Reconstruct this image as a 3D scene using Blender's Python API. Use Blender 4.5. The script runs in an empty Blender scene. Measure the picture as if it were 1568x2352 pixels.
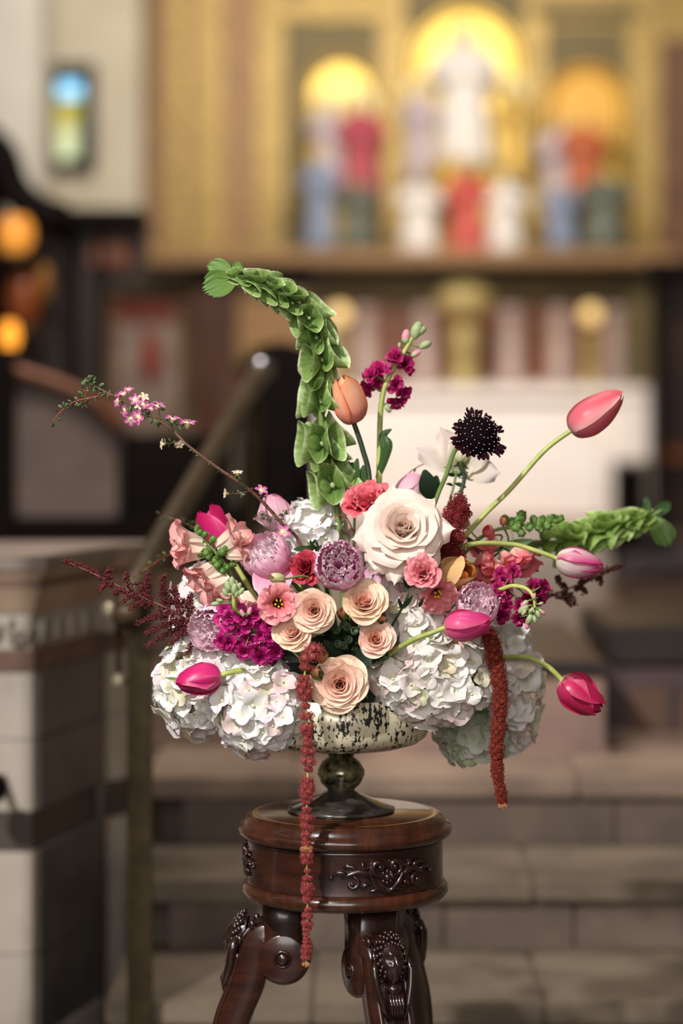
import bpy, bmesh, math, random
import numpy as np
from mathutils import Vector, Matrix, Quaternion

random.seed(7); rng = np.random.default_rng(11)
scene = bpy.context.scene
col = scene.collection
PI = math.pi

# ------------------------------------------------------------------ camera
W_PX, H_PX = 1568, 2352
LENS, SENS = 85.0, 24.0
F = LENS / SENS * W_PX          # focal length in pixels
D0 = 3.30                       # camera to the stand's axis (metres)
HC = 1.30                       # eye height
HZ = 960                        # row of the horizon
cam_d = bpy.data.cameras.new('camera')
cam = bpy.data.objects.new('camera', cam_d); col.objects.link(cam)
cam.location = (0, -D0, HC); cam.rotation_euler = (PI/2, 0, 0)
cam_d.sensor_fit = 'HORIZONTAL'; cam_d.sensor_width = SENS; cam_d.lens = LENS
cam_d.shift_y = -(H_PX/2 - HZ) / W_PX
cam_d.clip_start = 0.05; cam_d.clip_end = 100
cam_d.dof.use_dof = True; cam_d.dof.focus_distance = D0 - 0.085; cam_d.dof.aperture_fstop = 1.75
scene.camera = cam

# ------------------------------------------------------------------ world, lights, exposure
def lin(c):
    c = c/255.0
    return c/12.92 if c <= 0.04045 else ((c+0.055)/1.055)**2.4
def C(r, g, b): return (lin(r), lin(g), lin(b), 1.0)

world = bpy.data.worlds.new('world'); scene.world = world; world.use_nodes = True
world.node_tree.nodes['Background'].inputs[0].default_value = (0.95, 0.89, 0.83, 1)
world.node_tree.nodes['Background'].inputs[1].default_value = 0.16

def aim(o, target):
    d = Vector(target) - o.location
    o.rotation_euler = d.to_track_quat('-Z', 'Y').to_euler()
def spot(name, loc, target, power, ang, radius, colr, blend=0.3):
    l = bpy.data.lights.new(name, 'SPOT'); l.energy = power; l.spot_size = math.radians(ang); l.spot_blend = blend
    l.shadow_soft_size = radius; l.color = colr
    o = bpy.data.objects.new(name, l); col.objects.link(o); o.location = loc; aim(o, target); return o
def area(name, loc, target, power, sx, sy, colr):
    l = bpy.data.lights.new(name, 'AREA'); l.energy = power; l.shape = 'RECTANGLE'; l.size = sx; l.size_y = sy; l.color = colr
    o = bpy.data.objects.new(name, l); col.objects.link(o); o.location = loc; aim(o, target); return o
spot('key_spot', (-1.7, -3.0, 3.75), (0.0, 0.1, 0.98), 900, 34, 0.06, (1.0, 0.975, 0.95), 0.25)
area('nave_fill', (-0.5, -4.8, 2.5), (0.1, 0, 1.0), 104, 2.6, 2.2, (1.0, 0.955, 0.92))
area('chancel_light', (-0.35, 2.4, 6.0), (0.6, 2.6, 0.4), 95, 2.5, 2.5, (1.0, 0.90, 0.80))
spot('altar_spot', (-0.6, 8.0, 5.2), (0.8, 14.3, 1.0), 1180, 24, 0.25, (1.0, 0.945, 0.905), 0.5)
area('reredos_light', (0.9, 11.0, 4.6), (0.9, 15.7, 3.3), 215, 3.5, 0.8, (1.0, 0.92, 0.78))
area('side_wall_light', (-2.0, 11.0, 5.5), (-2.6, 15.0, 3.8), 50, 1.0, 1.0, (1.0, 0.95, 0.88))

area('choir_fill', (-0.6, 2.6, 4.6), (-0.9, 6.5, 1.2), 120, 1.6, 1.2, (1.0, 0.9, 0.82))  # unseen fill added to brighten the choir bench and banner

vs = scene.view_settings
vs.view_transform = 'Standard'; vs.look = 'None'; vs.exposure = 0.02; vs.gamma = 1.0; vs.use_curve_mapping = False
scene.cycles.use_denoising = True
scene.cycles.max_bounces = 8; scene.cycles.transparent_max_bounces = 8
scene.cycles.sample_clamp_indirect = 4.0
scene.cycles.caustics_reflective = False; scene.cycles.caustics_refractive = False

def P(px, py, dy=0.0):
    """a point of the place seen at that pixel, dy metres behind the stand's axis"""
    d = D0 + dy
    return Vector(((px-784)/F*d, dy, HC-(py-HZ)/F*d))
def B(px, py, d): return P(px, py, d - D0)
def S(dy=0.0): return (D0+dy)/F       # metres per pixel at that depth

# ------------------------------------------------------------------ materials
def nt(name):
    m = bpy.data.materials.new(name); m.use_nodes = True
    return m, m.node_tree.nodes, m.node_tree.links, m.node_tree.nodes['Principled BSDF']
def ramp_node(N, stops, interp='LINEAR'):
    r = N.new('ShaderNodeValToRGB'); cr = r.color_ramp; cr.interpolation = interp
    while len(cr.elements) > 1: cr.elements.remove(cr.elements[-1])
    cr.elements[0].position = stops[0][0]; cr.elements[0].color = stops[0][1]
    for p, c in stops[1:]:
        e = cr.elements.new(p); e.color = c
    return r
def mat(name, c1, c2=None, rough=0.5, metal=0.0, scale=8.0, detail=5, stretch=(1, 1, 1), coat=0.0, bump=0.0, bscale=60, spec=0.5, lo=0.35, hi=0.65, c3=None, emit=None, es=0):
    m, N, L, b = nt(name)
    b.inputs['Roughness'].default_value = rough; b.inputs['Metallic'].default_value = metal
    b.inputs['Coat Weight'].default_value = coat; b.inputs['Coat Roughness'].default_value = 0.12
    b.inputs['Specular IOR Level'].default_value = spec
    tc = N.new('ShaderNodeTexCoord'); mp = N.new('ShaderNodeMapping'); L.new(tc.outputs['Object'], mp.inputs[0])
    mp.inputs['Scale'].default_value = stretch
    if c2 is None: b.inputs['Base Color'].default_value = c1
    else:
        n = N.new('ShaderNodeTexNoise'); n.inputs['Scale'].default_value = scale; n.inputs['Detail'].default_value = detail
        n.inputs['Roughness'].default_value = 0.6
        L.new(mp.outputs[0], n.inputs['Vector'])
        st = [(lo, c1), (hi, c2)]
        if c3: st = [(lo, c1), ((lo+hi)/2, c3), (hi, c2)]
        r = ramp_node(N, st); L.new(n.outputs['Fac'], r.inputs[0]); L.new(r.outputs[0], b.inputs['Base Color'])
    if bump:
        n2 = N.new('ShaderNodeTexNoise'); n2.inputs['Scale'].default_value = bscale; n2.inputs['Detail'].default_value = 4
        L.new(mp.outputs[0], n2.inputs['Vector'])
        bp = N.new('ShaderNodeBump'); bp.inputs['Strength'].default_value = bump; bp.inputs['Distance'].default_value = 0.004
        L.new(n2.outputs['Fac'], bp.inputs['Height']); L.new(bp.outputs[0], b.inputs['Normal'])
    if emit:
        b.inputs['Emission Color'].default_value = emit; b.inputs['Emission Strength'].default_value = es
    return m
def pmat(name, stops, edge=None, edge_w=0.3, vein=0.12, transl=0.28, rough=0.5, rand=0.10, vein_scale=26, spec=0.35):
    """petal: colour runs along the petal (UV v), optional colour towards the sides (UV u)"""
    m, N, L, b = nt(name)
    uv = N.new('ShaderNodeUVMap'); sp = N.new('ShaderNodeSeparateXYZ'); L.new(uv.outputs[0], sp.inputs[0])
    r = ramp_node(N, stops)
    mp = N.new('ShaderNodeMapping'); mp.inputs['Scale'].default_value = (vein_scale, 1.6, 1); L.new(uv.outputs[0], mp.inputs[0])
    no = N.new('ShaderNodeTexNoise'); no.inputs['Scale'].default_value = 1.0; no.inputs['Detail'].default_value = 3; L.new(mp.outputs[0], no.inputs['Vector'])
    ma = N.new('ShaderNodeMath'); ma.operation = 'MULTIPLY_ADD'; ma.inputs[1].default_value = 0.22; L.new(no.outputs['Fac'], ma.inputs[0])
    sub = N.new('ShaderNodeMath'); sub.operation = 'SUBTRACT'; L.new(sp.outputs['Y'], sub.inputs[0]); sub.inputs[1].default_value = 0.11
    L.new(sub.outputs[0], ma.inputs[2]); L.new(ma.outputs[0], r.inputs[0])
    out = r.outputs[0]
    if edge is not None:
        a = N.new('ShaderNodeMath'); a.operation = 'SUBTRACT'; a.inputs[1].default_value = 0.5; L.new(sp.outputs['X'], a.inputs[0])
        ab = N.new('ShaderNodeMath'); ab.operation = 'ABSOLUTE'; L.new(a.outputs[0], ab.inputs[0])
        mr = N.new('ShaderNodeMapRange'); mr.inputs['From Min'].default_value = 0.5-edge_w; mr.inputs['From Max'].default_value = 0.5; L.new(ab.outputs[0], mr.inputs['Value'])
        mx = N.new('ShaderNodeMix'); mx.data_type = 'RGBA'; L.new(mr.outputs[0], mx.inputs[0]); L.new(out, mx.inputs[6]); mx.inputs[7].default_value = edge
        out = mx.outputs[2]
    oi = N.new('ShaderNodeObjectInfo')
    hs = N.new('ShaderNodeHueSaturation')
    mv = N.new('ShaderNodeMapRange'); mv.inputs['To Min'].default_value = 1-rand; mv.inputs['To Max'].default_value = 1+rand*0.6; L.new(oi.outputs['Random'], mv.inputs['Value'])
    vm = N.new('ShaderNodeMapRange'); vm.inputs['From Min'].default_value = 0.3; vm.inputs['From Max'].default_value = 0.7
    vm.inputs['To Min'].default_value = 1-vein; vm.inputs['To Max'].default_value = 1+vein*0.5; L.new(no.outputs['Fac'], vm.inputs['Value'])
    mu = N.new('ShaderNodeMath'); mu.operation = 'MULTIPLY'; L.new(mv.outputs[0], mu.inputs[0]); L.new(vm.outputs[0], mu.inputs[1])
    L.new(mu.outputs[0], hs.inputs['Value']); L.new(out, hs.inputs['Color'])
    L.new(hs.outputs[0], b.inputs['Base Color']); b.inputs['Roughness'].default_value = rough
    b.inputs['Specular IOR Level'].default_value = spec
    bp = N.new('ShaderNodeBump'); bp.inputs['Strength'].default_value = 0.13; bp.inputs['Distance'].default_value = 0.001
    L.new(no.outputs['Fac'], bp.inputs['Height']); L.new(bp.outputs[0], b.inputs['Normal'])
    t = N.new('ShaderNodeBsdfTranslucent'); L.new(hs.outputs[0], t.inputs[0])
    ms = N.new('ShaderNodeMixShader'); ms.inputs[0].default_value = transl
    L.new(b.outputs[0], ms.inputs[1]); L.new(t.outputs[0], ms.inputs[2])
    L.new(ms.outputs[0], N['Material Output'].inputs[0])
    return m
def hyd_mat(name, stops):
    """hydrangea florets: each floret has a colour of its own"""
    m, N, L, b = nt(name)
    oi = N.new('ShaderNodeObjectInfo'); r = ramp_node(N, stops); L.new(oi.outputs['Random'], r.inputs[0])
    uv = N.new('ShaderNodeUVMap'); sp = N.new('ShaderNodeSeparateXYZ'); L.new(uv.outputs[0], sp.inputs[0])
    mr = N.new('ShaderNodeMapRange'); mr.inputs['From Min'].default_value = 0.0; mr.inputs['From Max'].default_value = 0.5; L.new(sp.outputs['Y'], mr.inputs['Value'])
    mx = N.new('ShaderNodeMix'); mx.data_type = 'RGBA'; L.new(mr.outputs[0], mx.inputs[0]); mx.inputs[6].default_value = C(226, 228, 196); L.new(r.outputs[0], mx.inputs[7])
    tc = N.new('ShaderNodeTexCoord'); no = N.new('ShaderNodeTexNoise'); no.inputs['Scale'].default_value = 70; no.inputs['Detail'].default_value = 3; L.new(tc.outputs['Object'], no.inputs['Vector'])
    rp = ramp_node(N, [(0.68, (0, 0, 0, 1)), (0.80, (1, 1, 1, 1))]); L.new(no.outputs['Fac'], rp.inputs[0])
    m2 = N.new('ShaderNodeMix'); m2.data_type = 'RGBA'; L.new(rp.outputs[0], m2.inputs[0]); L.new(mx.outputs[2], m2.inputs[6]); m2.inputs[7].default_value = C(225, 180, 190)
    L.new(m2.outputs[2], b.inputs['Base Color']); b.inputs['Roughness'].default_value = 0.6
    t = N.new('ShaderNodeBsdfTranslucent'); L.new(m2.outputs[2], t.inputs[0])
    ms = N.new('ShaderNodeMixShader'); ms.inputs[0].default_value = 0.25
    L.new(b.outputs[0], ms.inputs[1]); L.new(t.outputs[0], ms.inputs[2]); L.new(ms.outputs[0], N['Material Output'].inputs[0])
    return m

# ------------------------------------------------------------------ mesh helpers
class MB:
    def __init__(s): s.v = []; s.f = []; s.uv = []
    def add(s, verts, faces, uvs=None):
        o = len(s.v); s.v.extend([tuple(map(float, x)) for x in verts]); s.f.extend([tuple(i+o for i in f) for f in faces])
        s.uv.extend(uvs if uvs is not None else [(0.5, 0.5)]*len(verts)); return s
    def grid(s, V, close_u=False):
        """V[nv][nu][3]; uv = (u, v)"""
        V = np.asarray(V); nv, nu, _ = V.shape
        fs = []
        for j in range(nv-1):
            for i in range(nu-1 if not close_u else nu):
                i2 = (i+1) % nu
                fs.append((j*nu+i, j*nu+i2, (j+1)*nu+i2, (j+1)*nu+i))
        uv = [(i/max(1, nu-1), j/(nv-1)) for j in range(nv) for i in range(nu)]
        return s.add(V.reshape(-1, 3), fs, uv)
    def tube(s, pts, rad, ns=7, cap=True):
        pts = [Vector(p) for p in pts]; n = len(pts)
        if not hasattr(rad, '__len__'): rad = [rad]*n
        rings = []; nrm = None
        for i, p in enumerate(pts):
            t = (pts[min(i+1, n-1)]-pts[max(i-1, 0)])
            t = t.normalized() if t.length > 1e-9 else Vector((0, 0, 1))
            if nrm is None:
                nrm = t.orthogonal().normalized()
            else:
                nrm = (nrm - t*nrm.dot(t)); nrm = nrm.normalized() if nrm.length > 1e-9 else t.orthogonal().normalized()
            bn = t.cross(nrm)
            rings.append([p + (nrm*math.cos(2*PI*k/ns)+bn*math.sin(2*PI*k/ns))*rad[i] for k in range(ns)])
        o = len(s.v)
        s.grid(np.array([[list(q) for q in r] for r in rings]), close_u=True)
        if cap:
            s.f.append(tuple(o+k for k in range(ns))[::-1]); s.f.append(tuple(o+(n-1)*ns+k for k in range(ns)))
        return s
    def lathe(s, prof, ns=48, M=None):
        M = M or Matrix()
        V = [[list(M @ Vector((r*math.cos(2*PI*k/ns), r*math.sin(2*PI*k/ns), z))) for k in range(ns)] for r, z in prof]
        return s.grid(np.array(V), close_u=True)
    def box(s, x0, x1, y0, y1, z0, z1):
        v = [(x0, y0, z0), (x1, y0, z0), (x1, y1, z0), (x0, y1, z0), (x0, y0, z1), (x1, y0, z1), (x1, y1, z1), (x0, y1, z1)]
        return s.add(v, [(0, 3, 2, 1), (4, 5, 6, 7), (0, 1, 5, 4), (1, 2, 6, 5), (2, 3, 7, 6), (3, 0, 4, 7)])
    def ball(s, c, r, nu=10, nv=7, sc=(1, 1, 1), M=None):
        M = M or Matrix(); c = Vector(c)
        V = []
        for j in range(nv+1):
            th = PI*j/nv
            V.append([list(c + M @ Vector((r*sc[0]*math.sin(th)*math.cos(2*PI*k/nu), r*sc[1]*math.sin(th)*math.sin(2*PI*k/nu), -r*sc[2]*math.cos(th)))) for k in range(nu)])
        return s.grid(np.array(V), close_u=True)
    def octa(s, c, r, rz=None):
        x, y, z = c; q = rz or r
        return s.add([(x+r, y, z), (x-r, y, z), (x, y+r, z), (x, y-r, z), (x, y, z+q), (x, y, z-q)],
                     [(0, 2, 4), (2, 1, 4), (1, 3, 4), (3, 0, 4), (2, 0, 5), (1, 2, 5), (3, 1, 5), (0, 3, 5)])
    def prism(s, poly, z0, z1):
        n = len(poly); o = len(s.v)
        s.add([(x, y, z0) for x, y in poly]+[(x, y, z1) for x, y in poly],
              [tuple(range(n))[::-1], tuple(range(n, 2*n))]+[(i, (i+1) % n, n+(i+1) % n, n+i) for i in range(n)])
        return s
    def mesh(s, name, m, smooth=True):
        me = bpy.data.meshes.new(name); me.from_pydata(s.v, [], s.f)
        u = me.uv_layers.new(name='UVMap')
        idx = np.empty(len(me.loops), dtype=np.int32); me.loops.foreach_get('vertex_index', idx)
        u.data.foreach_set('uv', np.asarray(s.uv, dtype=np.float32)[idx].ravel())
        if smooth: me.shade_smooth()
        if m: me.materials.append(m)
        me.update(); return me

def bevel_mesh(me, w, seg=2):
    bm = bmesh.new(); bm.from_mesh(me)
    bmesh.ops.bevel(bm, geom=bm.edges[:], offset=w, segments=seg, affect='EDGES', clamp_overlap=True)
    bm.to_mesh(me); bm.free(); return me

def ob(name, me, parent=None, M=None, kind=None, label=None):
    o = bpy.data.objects.new(name, me); col.objects.link(o)
    if parent is not None: o.parent = parent
    if M is not None: o.matrix_basis = M
    if kind: o['kind'] = kind
    if label: o['label'] = label
    return o
def tag(o, label, cat, group=None):
    o['label'] = label; o['category'] = cat
    if group: o['group'] = group
    return o
class Thing:
    def __init__(s, name, label, cat, M=None, group=None):
        s.o = bpy.data.objects.new(name, None); col.objects.link(s.o); s.o.empty_display_size = 0.02
        s.M = M or Matrix(); s.o.matrix_basis = s.M; s.Mi = s.M.inverted()
        tag(s.o, label, cat, group)
    def part(s, name, me, M=None, parent=None, label=None, kind=None):
        return ob(name, me, parent or s.o, M, kind, label)
    def wpart(s, name, mb, m, label=None, kind=None, smooth=True, parent=None):
        """mb holds world coordinates"""
        mb.v = [tuple(s.Mi @ Vector(v)) for v in mb.v]
        return ob(name, mb.mesh(name, m, smooth), parent or s.o, None, kind, label)

def frame(pos, axis, roll=0.0):
    z = Vector(axis).normalized(); ref = Vector((0, -1, 0.001))
    x = ref - z*ref.dot(z)
    x = x.normalized() if x.length > 1e-3 else Vector((0, 0, 1)) - z*z.z
    x = x.normalized(); y = z.cross(x)
    M = Matrix(((x.x, y.x, z.x, pos[0]), (x.y, y.y, z.y, pos[1]), (x.z, y.z, z.z, pos[2]), (0, 0, 0, 1)))
    return M @ Matrix.Rotation(roll, 4, 'Z')
def spline(pts, n=24):
    pts = [Vector(p) for p in pts]
    if len(pts) == 2: return [pts[0].lerp(pts[1], i/(n-1)) for i in range(n)]
    e = [pts[0]*2-pts[1]] + pts + [pts[-1]*2-pts[-2]]
    out = []; m = len(pts)-1
    for k in range(n):
        s = k/(n-1)*m; i = min(int(s), m-1); t = s-i
        a, b, c, d = e[i:i+4]
        out.append(0.5*((2*b)+(c-a)*t+(2*a-5*b+4*c-d)*t*t+(3*b-a-3*c+d)*t**3))
    return out

# ------------------------------------------------------------------ petals
def smooth_keys(keys, t):
    k = np.asarray(keys, float); n = len(k)-1
    x = np.clip(t, 0, 1)*n; i = np.minimum(x.astype(int), n-1); f = x-i
    f = f*f*(3-2*f)
    return k[i]*(1-f)+k[i+1]*f
def petal(L, W, phis, rc, r0=0.0, nu=9, nv=10, b0=0.35, tm=0.55, tw=0.8, rnd=0.22, ruffle=0.0, rn=3.0, roll=0.0, fringe=0.0, notch=0.0, crumple=0.0, sag=0.0, point=0.0, lobes=0.0, lobe_n=4.5, imb=0.0):
    tau = np.linspace(0, 1, nv+1)[:, None]; u = np.linspace(-1, 1, nu+1)[None, :]
    t = tau*(1-rnd*np.abs(u)**2.2*tau - notch*np.exp(-(u/0.25)**2)*tau**4) + point*tau**5*np.exp(-(u/0.35)**2)
    t = t*(1-lobes*tau**1.5*np.abs(np.sin(lobe_n*PI*u/1.0))**1.5)
    tt = np.linspace(0, 1.25, 80); ph = np.radians(smooth_keys(phis, tt))
    dt = tt[1]-tt[0]
    rr = r0+np.concatenate([[0], np.cumsum(np.sin((ph[1:]+ph[:-1])/2))])*dt*L
    zz = np.concatenate([[0], np.cumsum(np.cos((ph[1:]+ph[:-1])/2))])*dt*L
    w_up = b0+(1-b0)*np.sin(np.minimum(1, t/tm)*PI/2)
    w_dn = 1-(1-tw)*np.clip((t-tm)/(1-tm), 0, 1.2)**1.8
    w = W/2*w_up*w_dn
    r = np.interp(t, tt, rr); z = np.interp(t, tt, zz); p = np.interp(t, tt, ph)
    if callable(rc): R = rc(t)
    else: R = rc
    ang = u*w/R
    d = R*(1-np.cos(ang)); tan = R*np.sin(ang)
    ph0 = random.uniform(0, 6.28); ph1 = random.uniform(0, 6.28)
    edge = np.clip(tau-0.35, 0, 1)/0.65
    d = d - imb*u*np.sin(np.minimum(1, tau*1.15)*PI)
    d = d + ruffle*edge**1.5*(np.sin(rn*u*PI+ph0)*0.7+0.5*np.sin(rn*1.7*u*PI+ph1+3*tau))
    d = d - roll*(np.clip(np.abs(u)-0.35, 0, 1)/0.65)**2*edge*L
    if crumple:
        d = d + crumple*edge*np.sin(5*u+ph0+4*tau)*np.cos(7*tau+ph1+3*u)
    if fringe:
        fr = rng.normal(0, 1, (nv+1, nu+1))*fringe*np.clip((tau-0.72)/0.28, 0, 1)**2
        fr2 = rng.normal(0, 1, (nv+1, nu+1))*fringe*0.8*np.clip((tau-0.72)/0.28, 0, 1)**2
        z = z+fr*np.cos(p); r = r+fr*np.sin(p); d = d+fr2
    r2 = r-np.cos(p)*d; z2 = z+np.sin(p)*d
    if sag: z2 = z2 - sag*tau**2
    return np.stack([r2, tan*np.ones_like(r2), z2], -1)
def rotz(V, a):
    c, s = math.cos(a), math.sin(a); o = V.copy()
    o[..., 0] = V[..., 0]*c-V[..., 1]*s; o[..., 1] = V[..., 0]*s+V[..., 1]*c
    return o
def fit(Vs, R=None, H=None):
    a = np.concatenate([v.reshape(-1, 3) for v in Vs])
    k = R/np.percentile(np.hypot(a[:, 0], a[:, 1]), 97) if R else 1
    h = H/(a[:, 2].max()) if H else k
    return [v*np.array([k, k, h]) for v in Vs]
def add_petals(th, Vs, m, name='petal'):
    for v in Vs:
        ms = m[random.randrange(len(m))] if isinstance(m, (list, tuple)) else m
        th.part(name, MB().grid(v).mesh(name, ms))
def lerp(a, b, f): return a+(b-a)*f
# ================================================================== THE CHURCH
M_FLOOR = mat('nave_marble', C(120, 108, 94), C(90, 80, 70), 0.35, scale=3, detail=8)
M_STEP = mat('step_stone', C(132, 118, 100), C(98, 86, 74), 0.55, scale=5, detail=8, c3=C(118, 104, 88), stretch=(1, 1, 2))
M_STEP_F = mat('riser_stone', C(124, 106, 94), C(96, 84, 74), 0.55, scale=6, detail=8, c3=C(110, 94, 84))
M_STEP_LIT = mat('top_step_lit_stone', C(170, 146, 126), C(132, 112, 98), 0.5, scale=5, detail=8)  # lighter stone stands in for key light on the top tread
M_PINK = mat('pink_marble', C(190, 158, 142), C(150, 124, 114), 0.4, scale=4, detail=7, c3=C(172, 142, 128))
M_DARKM = mat('dark_marble', C(58, 48, 44), C(40, 34, 34), 0.35, scale=6)
M_MARB = mat('grey_marble', C(200, 186, 172), C(150, 140, 130), 0.5, scale=5, detail=8, c3=C(184, 172, 160), stretch=(1, 1, .6), lo=.3, hi=.7)
M_MARB_W = mat('warm_marble', C(190, 166, 142), C(160, 136, 114), 0.5, scale=6)
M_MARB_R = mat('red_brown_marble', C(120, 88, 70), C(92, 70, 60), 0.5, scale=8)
M_MARB_B = mat('brown_shaft_shadow_band', C(92, 80, 70), C(72, 62, 56), 0.5, scale=8)  # brown of the corner shaft, and of the band painted as shadow
M_WOOD = mat('dark_oak', C(60, 36, 24), C(34, 20, 14), 0.42, scale=6, stretch=(1, 1, .2), detail=7)
M_WOODR = mat('red_oak', C(132, 74, 34), C(90, 48, 22), 0.45, scale=6, stretch=(1, 1, .2), detail=7)
M_WOODB = mat('black_oak', C(24, 16, 12), C(14, 9, 8), 0.6, scale=8, spec=0.12)
M_GOLD = mat('gilt', C(184, 156, 88), C(128, 104, 54), 0.45, 0.35, scale=16, detail=8, c3=C(160, 132, 72))
M_HALO = mat('pale_halo', C(253, 240, 186), C(248, 228, 160), .5, .1, scale=20)
M_GOLD_M = mat('mid_gilt', C(214, 164, 60), C(186, 136, 46), .45, .3, scale=20)
M_GOLD_B = mat('bright_gilt', C(250, 216, 110), C(232, 192, 80), 0.4, 0.3, scale=20, detail=6)
M_GOLD_D = mat('brown_gilt', C(168, 134, 84), C(108, 80, 60), 0.5, 0.2, scale=22, detail=8, c3=C(150, 112, 72))
M_GOLD_O = mat('olive_gilt', C(120, 104, 64), C(86, 74, 46), 0.55, 0.3, scale=24, detail=8)
M_BRASS = mat('aged_brass', C(74, 62, 40), C(52, 44, 28), 0.38, 0.7, scale=30)
M_BRASS_B = mat('polished_brass', C(226, 190, 110), C(196, 150, 76), 0.15, 1.0, scale=30)
M_PLAST = mat('wall_plaster', C(196, 186, 166), C(180, 170, 150), 0.8, scale=2)
M_PLASTL = mat('pale_plaster', C(206, 200, 190), C(194, 186, 176), 0.8, scale=2)
M_LINEN = mat('altar_linen', C(240, 231, 225), C(233, 222, 214), 0.75, scale=3)
M_WHITE = mat('statue_white', C(240, 234, 230), C(226, 218, 214), 0.6, scale=20)
M_ROSEP = mat('statue_flesh', C(236, 214, 160), C(226, 196, 146), 0.6)
M_SRED = mat('statue_red', C(214, 96, 84), C(190, 76, 70), 0.6, scale=20)
M_SMAG = mat('statue_crimson', C(196, 84, 100), C(170, 64, 82), 0.6, scale=20)
M_SBLUE = mat('statue_blue', C(150, 160, 186), C(120, 132, 160), 0.6, scale=20)
M_STEAL = mat('statue_teal', C(112, 114, 98), C(86, 92, 84), 0.6, scale=20)
M_SORNG = mat('statue_orange', C(204, 112, 62), C(180, 88, 56), 0.6, scale=20)
M_SLAV = mat('statue_lavender', C(206, 190, 196), C(190, 174, 184), 0.6, scale=20)
M_SGOLD = mat('statue_gold', C(220, 184, 96), C(196, 158, 76), 0.5, 0.3, scale=20)
M_COLM = mat('pale_column', C(190, 166, 156), C(166, 142, 134), 0.5, scale=10)
M_REDP = mat('red_panel', C(122, 84, 54), C(98, 62, 42), 0.6, scale=6)
def bgbox(mb, x0, y0, x1, y1, d, dep):
    """a block whose front face stands d metres from the eye, between those columns and rows, dep metres deep"""
    a, b = B(x0, y1, d), B(x1, y0, d); mb.box(a.x, b.x, a.y, a.y+dep, a.z, b.z); return mb
def bx(name, x0, y0, x1, y1, d, dep, m, th, bev=0, parent=None, label=None):
    a, b = B(x0, y1, d), B(x1, y0, d); o_ = th.Mi @ a if th else a; q = th.Mi @ b if th else b
    me = MB().box(o_.x, q.x, o_.y, o_.y+dep, o_.z, q.z).mesh(name, m, False)
    if bev: bevel_mesh(me, bev)
    return ob(name, me, parent or (th.o if th else None), None, None, label)
def struct(o): o['kind'] = 'structure'; return o

# floor, walls, ceiling
struct(ob('floor', MB().box(-6, 7, -7, 17.4, -0.2, 0.0).mesh('floor', M_FLOOR, False)))
ZR, ZP = 0.135, 0.54
struct(ob('wall_back', MB().box(-6, 7, 17.0, 17.3, -0.2, 9).mesh('wall_back', M_PLAST, False)))
struct(ob('wall_left', MB().box(-6.3, -6, -7, 17.3, -0.2, 9).mesh('wall_left', M_PLAST, False)))
struct(ob('wall_right', MB().box(7, 7.3, -7, 17.3, -0.2, 9).mesh('wall_right', M_PLAST, False)))
struct(ob('ceiling', MB().box(-6.3, 7.3, 0.5, 17.3, 9, 9.2).mesh('ceiling', M_WOOD, False)))
# slender colonnette added out of view at the left to shade the parapet and the left of the steps
pc = ob('shade_pillar', None, None, Matrix.Translation((-0.79, 0.0, 0))); pc['kind'] = 'structure'
ob('shaft', MB().lathe([(.125, 0), (.125, .12), (.112, .15), (.108, .2), (.104, 2.7), (.112, 2.75), (.11, 2.8), (.15, 3.0), (.16, 3.1), (.0005, 3.1)], 32).mesh('shaft', M_MARB), pc)  # shaft of the added shade pillar
ob('shade_pillar_top', MB().box(-.17, .17, -.17, .17, 3.1, 9).mesh('shade_pillar_top', M_PLAST, False), pc)
# chancel steps: treads and risers laid from separate stones
steps = ob('chancel_steps', None); steps['kind'] = 'structure'
fronts = [(3.86, 0.13), (4.30, 0.265), (4.72, 0.40), (5.12, 0.54)]
joints = [[-.42, .1, .62, 1.3, 2.2, 3.4], [-.42, -.05, .36, .95, 1.7, 2.6, 3.4], [-.42, .12, .375, .9, 1.6, 2.5, 3.4], [-.42, -.1, .5, 1.2, 2.1, 3.4]]
for k, (d, z) in enumerate(fronts):
    y0 = d-D0; y1 = (fronts[k+1][0]-D0+0.05) if k < 3 else y0+0.5; zl = fronts[k-1][1] if k else 0.0
    for a, b in zip(joints[k][:-1], joints[k][1:]):
        r_ = random.uniform(-.002, .002)
        me = bevel_mesh(MB().box(a+.0012, b-.0012, y0-0.022+r_, y1, z-0.042, z).mesh('tread_stone', M_STEP if k < 3 else M_STEP_LIT, False), 0.006, 2); ob('tread_stone', me, steps)
        me = bevel_mesh(MB().box(a+.08+.001, b+.08-.001, y0+0.006+r_, y0+.12, zl-0.01, z-0.042).mesh('riser_stone', M_STEP_F, False), 0.004, 1); ob('riser_stone', me, steps)
    me = MB().box(-.40, 3.38, y0+0.1, y1+.3, zl-0.02, z-0.045).mesh('step_core', M_STEP_F, False); ob('step_core', me, steps)
pl = ob('chancel_floor', None); pl['kind'] = 'structure'
ob('floor_bed', MB().box(-6, 7, 2.15, 17.2, 0.0, 0.53).mesh('floor_bed', M_STEP_F, False), pl)
ys = [2.3, 3.2, 4.2, 5.3, 6.5, 7.8, 9.2, 10.8, 12.5, 14.6]; xs = [-3.0, -1.9, -.9, 0.05, 1.0, 1.95, 2.9, 4.0]
M_CH = mat('chancel_marble', C(128, 106, 92), C(96, 78, 68), 0.28, scale=3, detail=8)
for j in range(9):
    for i in range(7):
        me = MB().box(xs[i]+.004, xs[i+1]-.004, ys[j]+.004, ys[j+1]-.004, 0.52, 0.541).mesh('floor_slab', M_CH, False); ob('floor_slab', me, pl)
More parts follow.
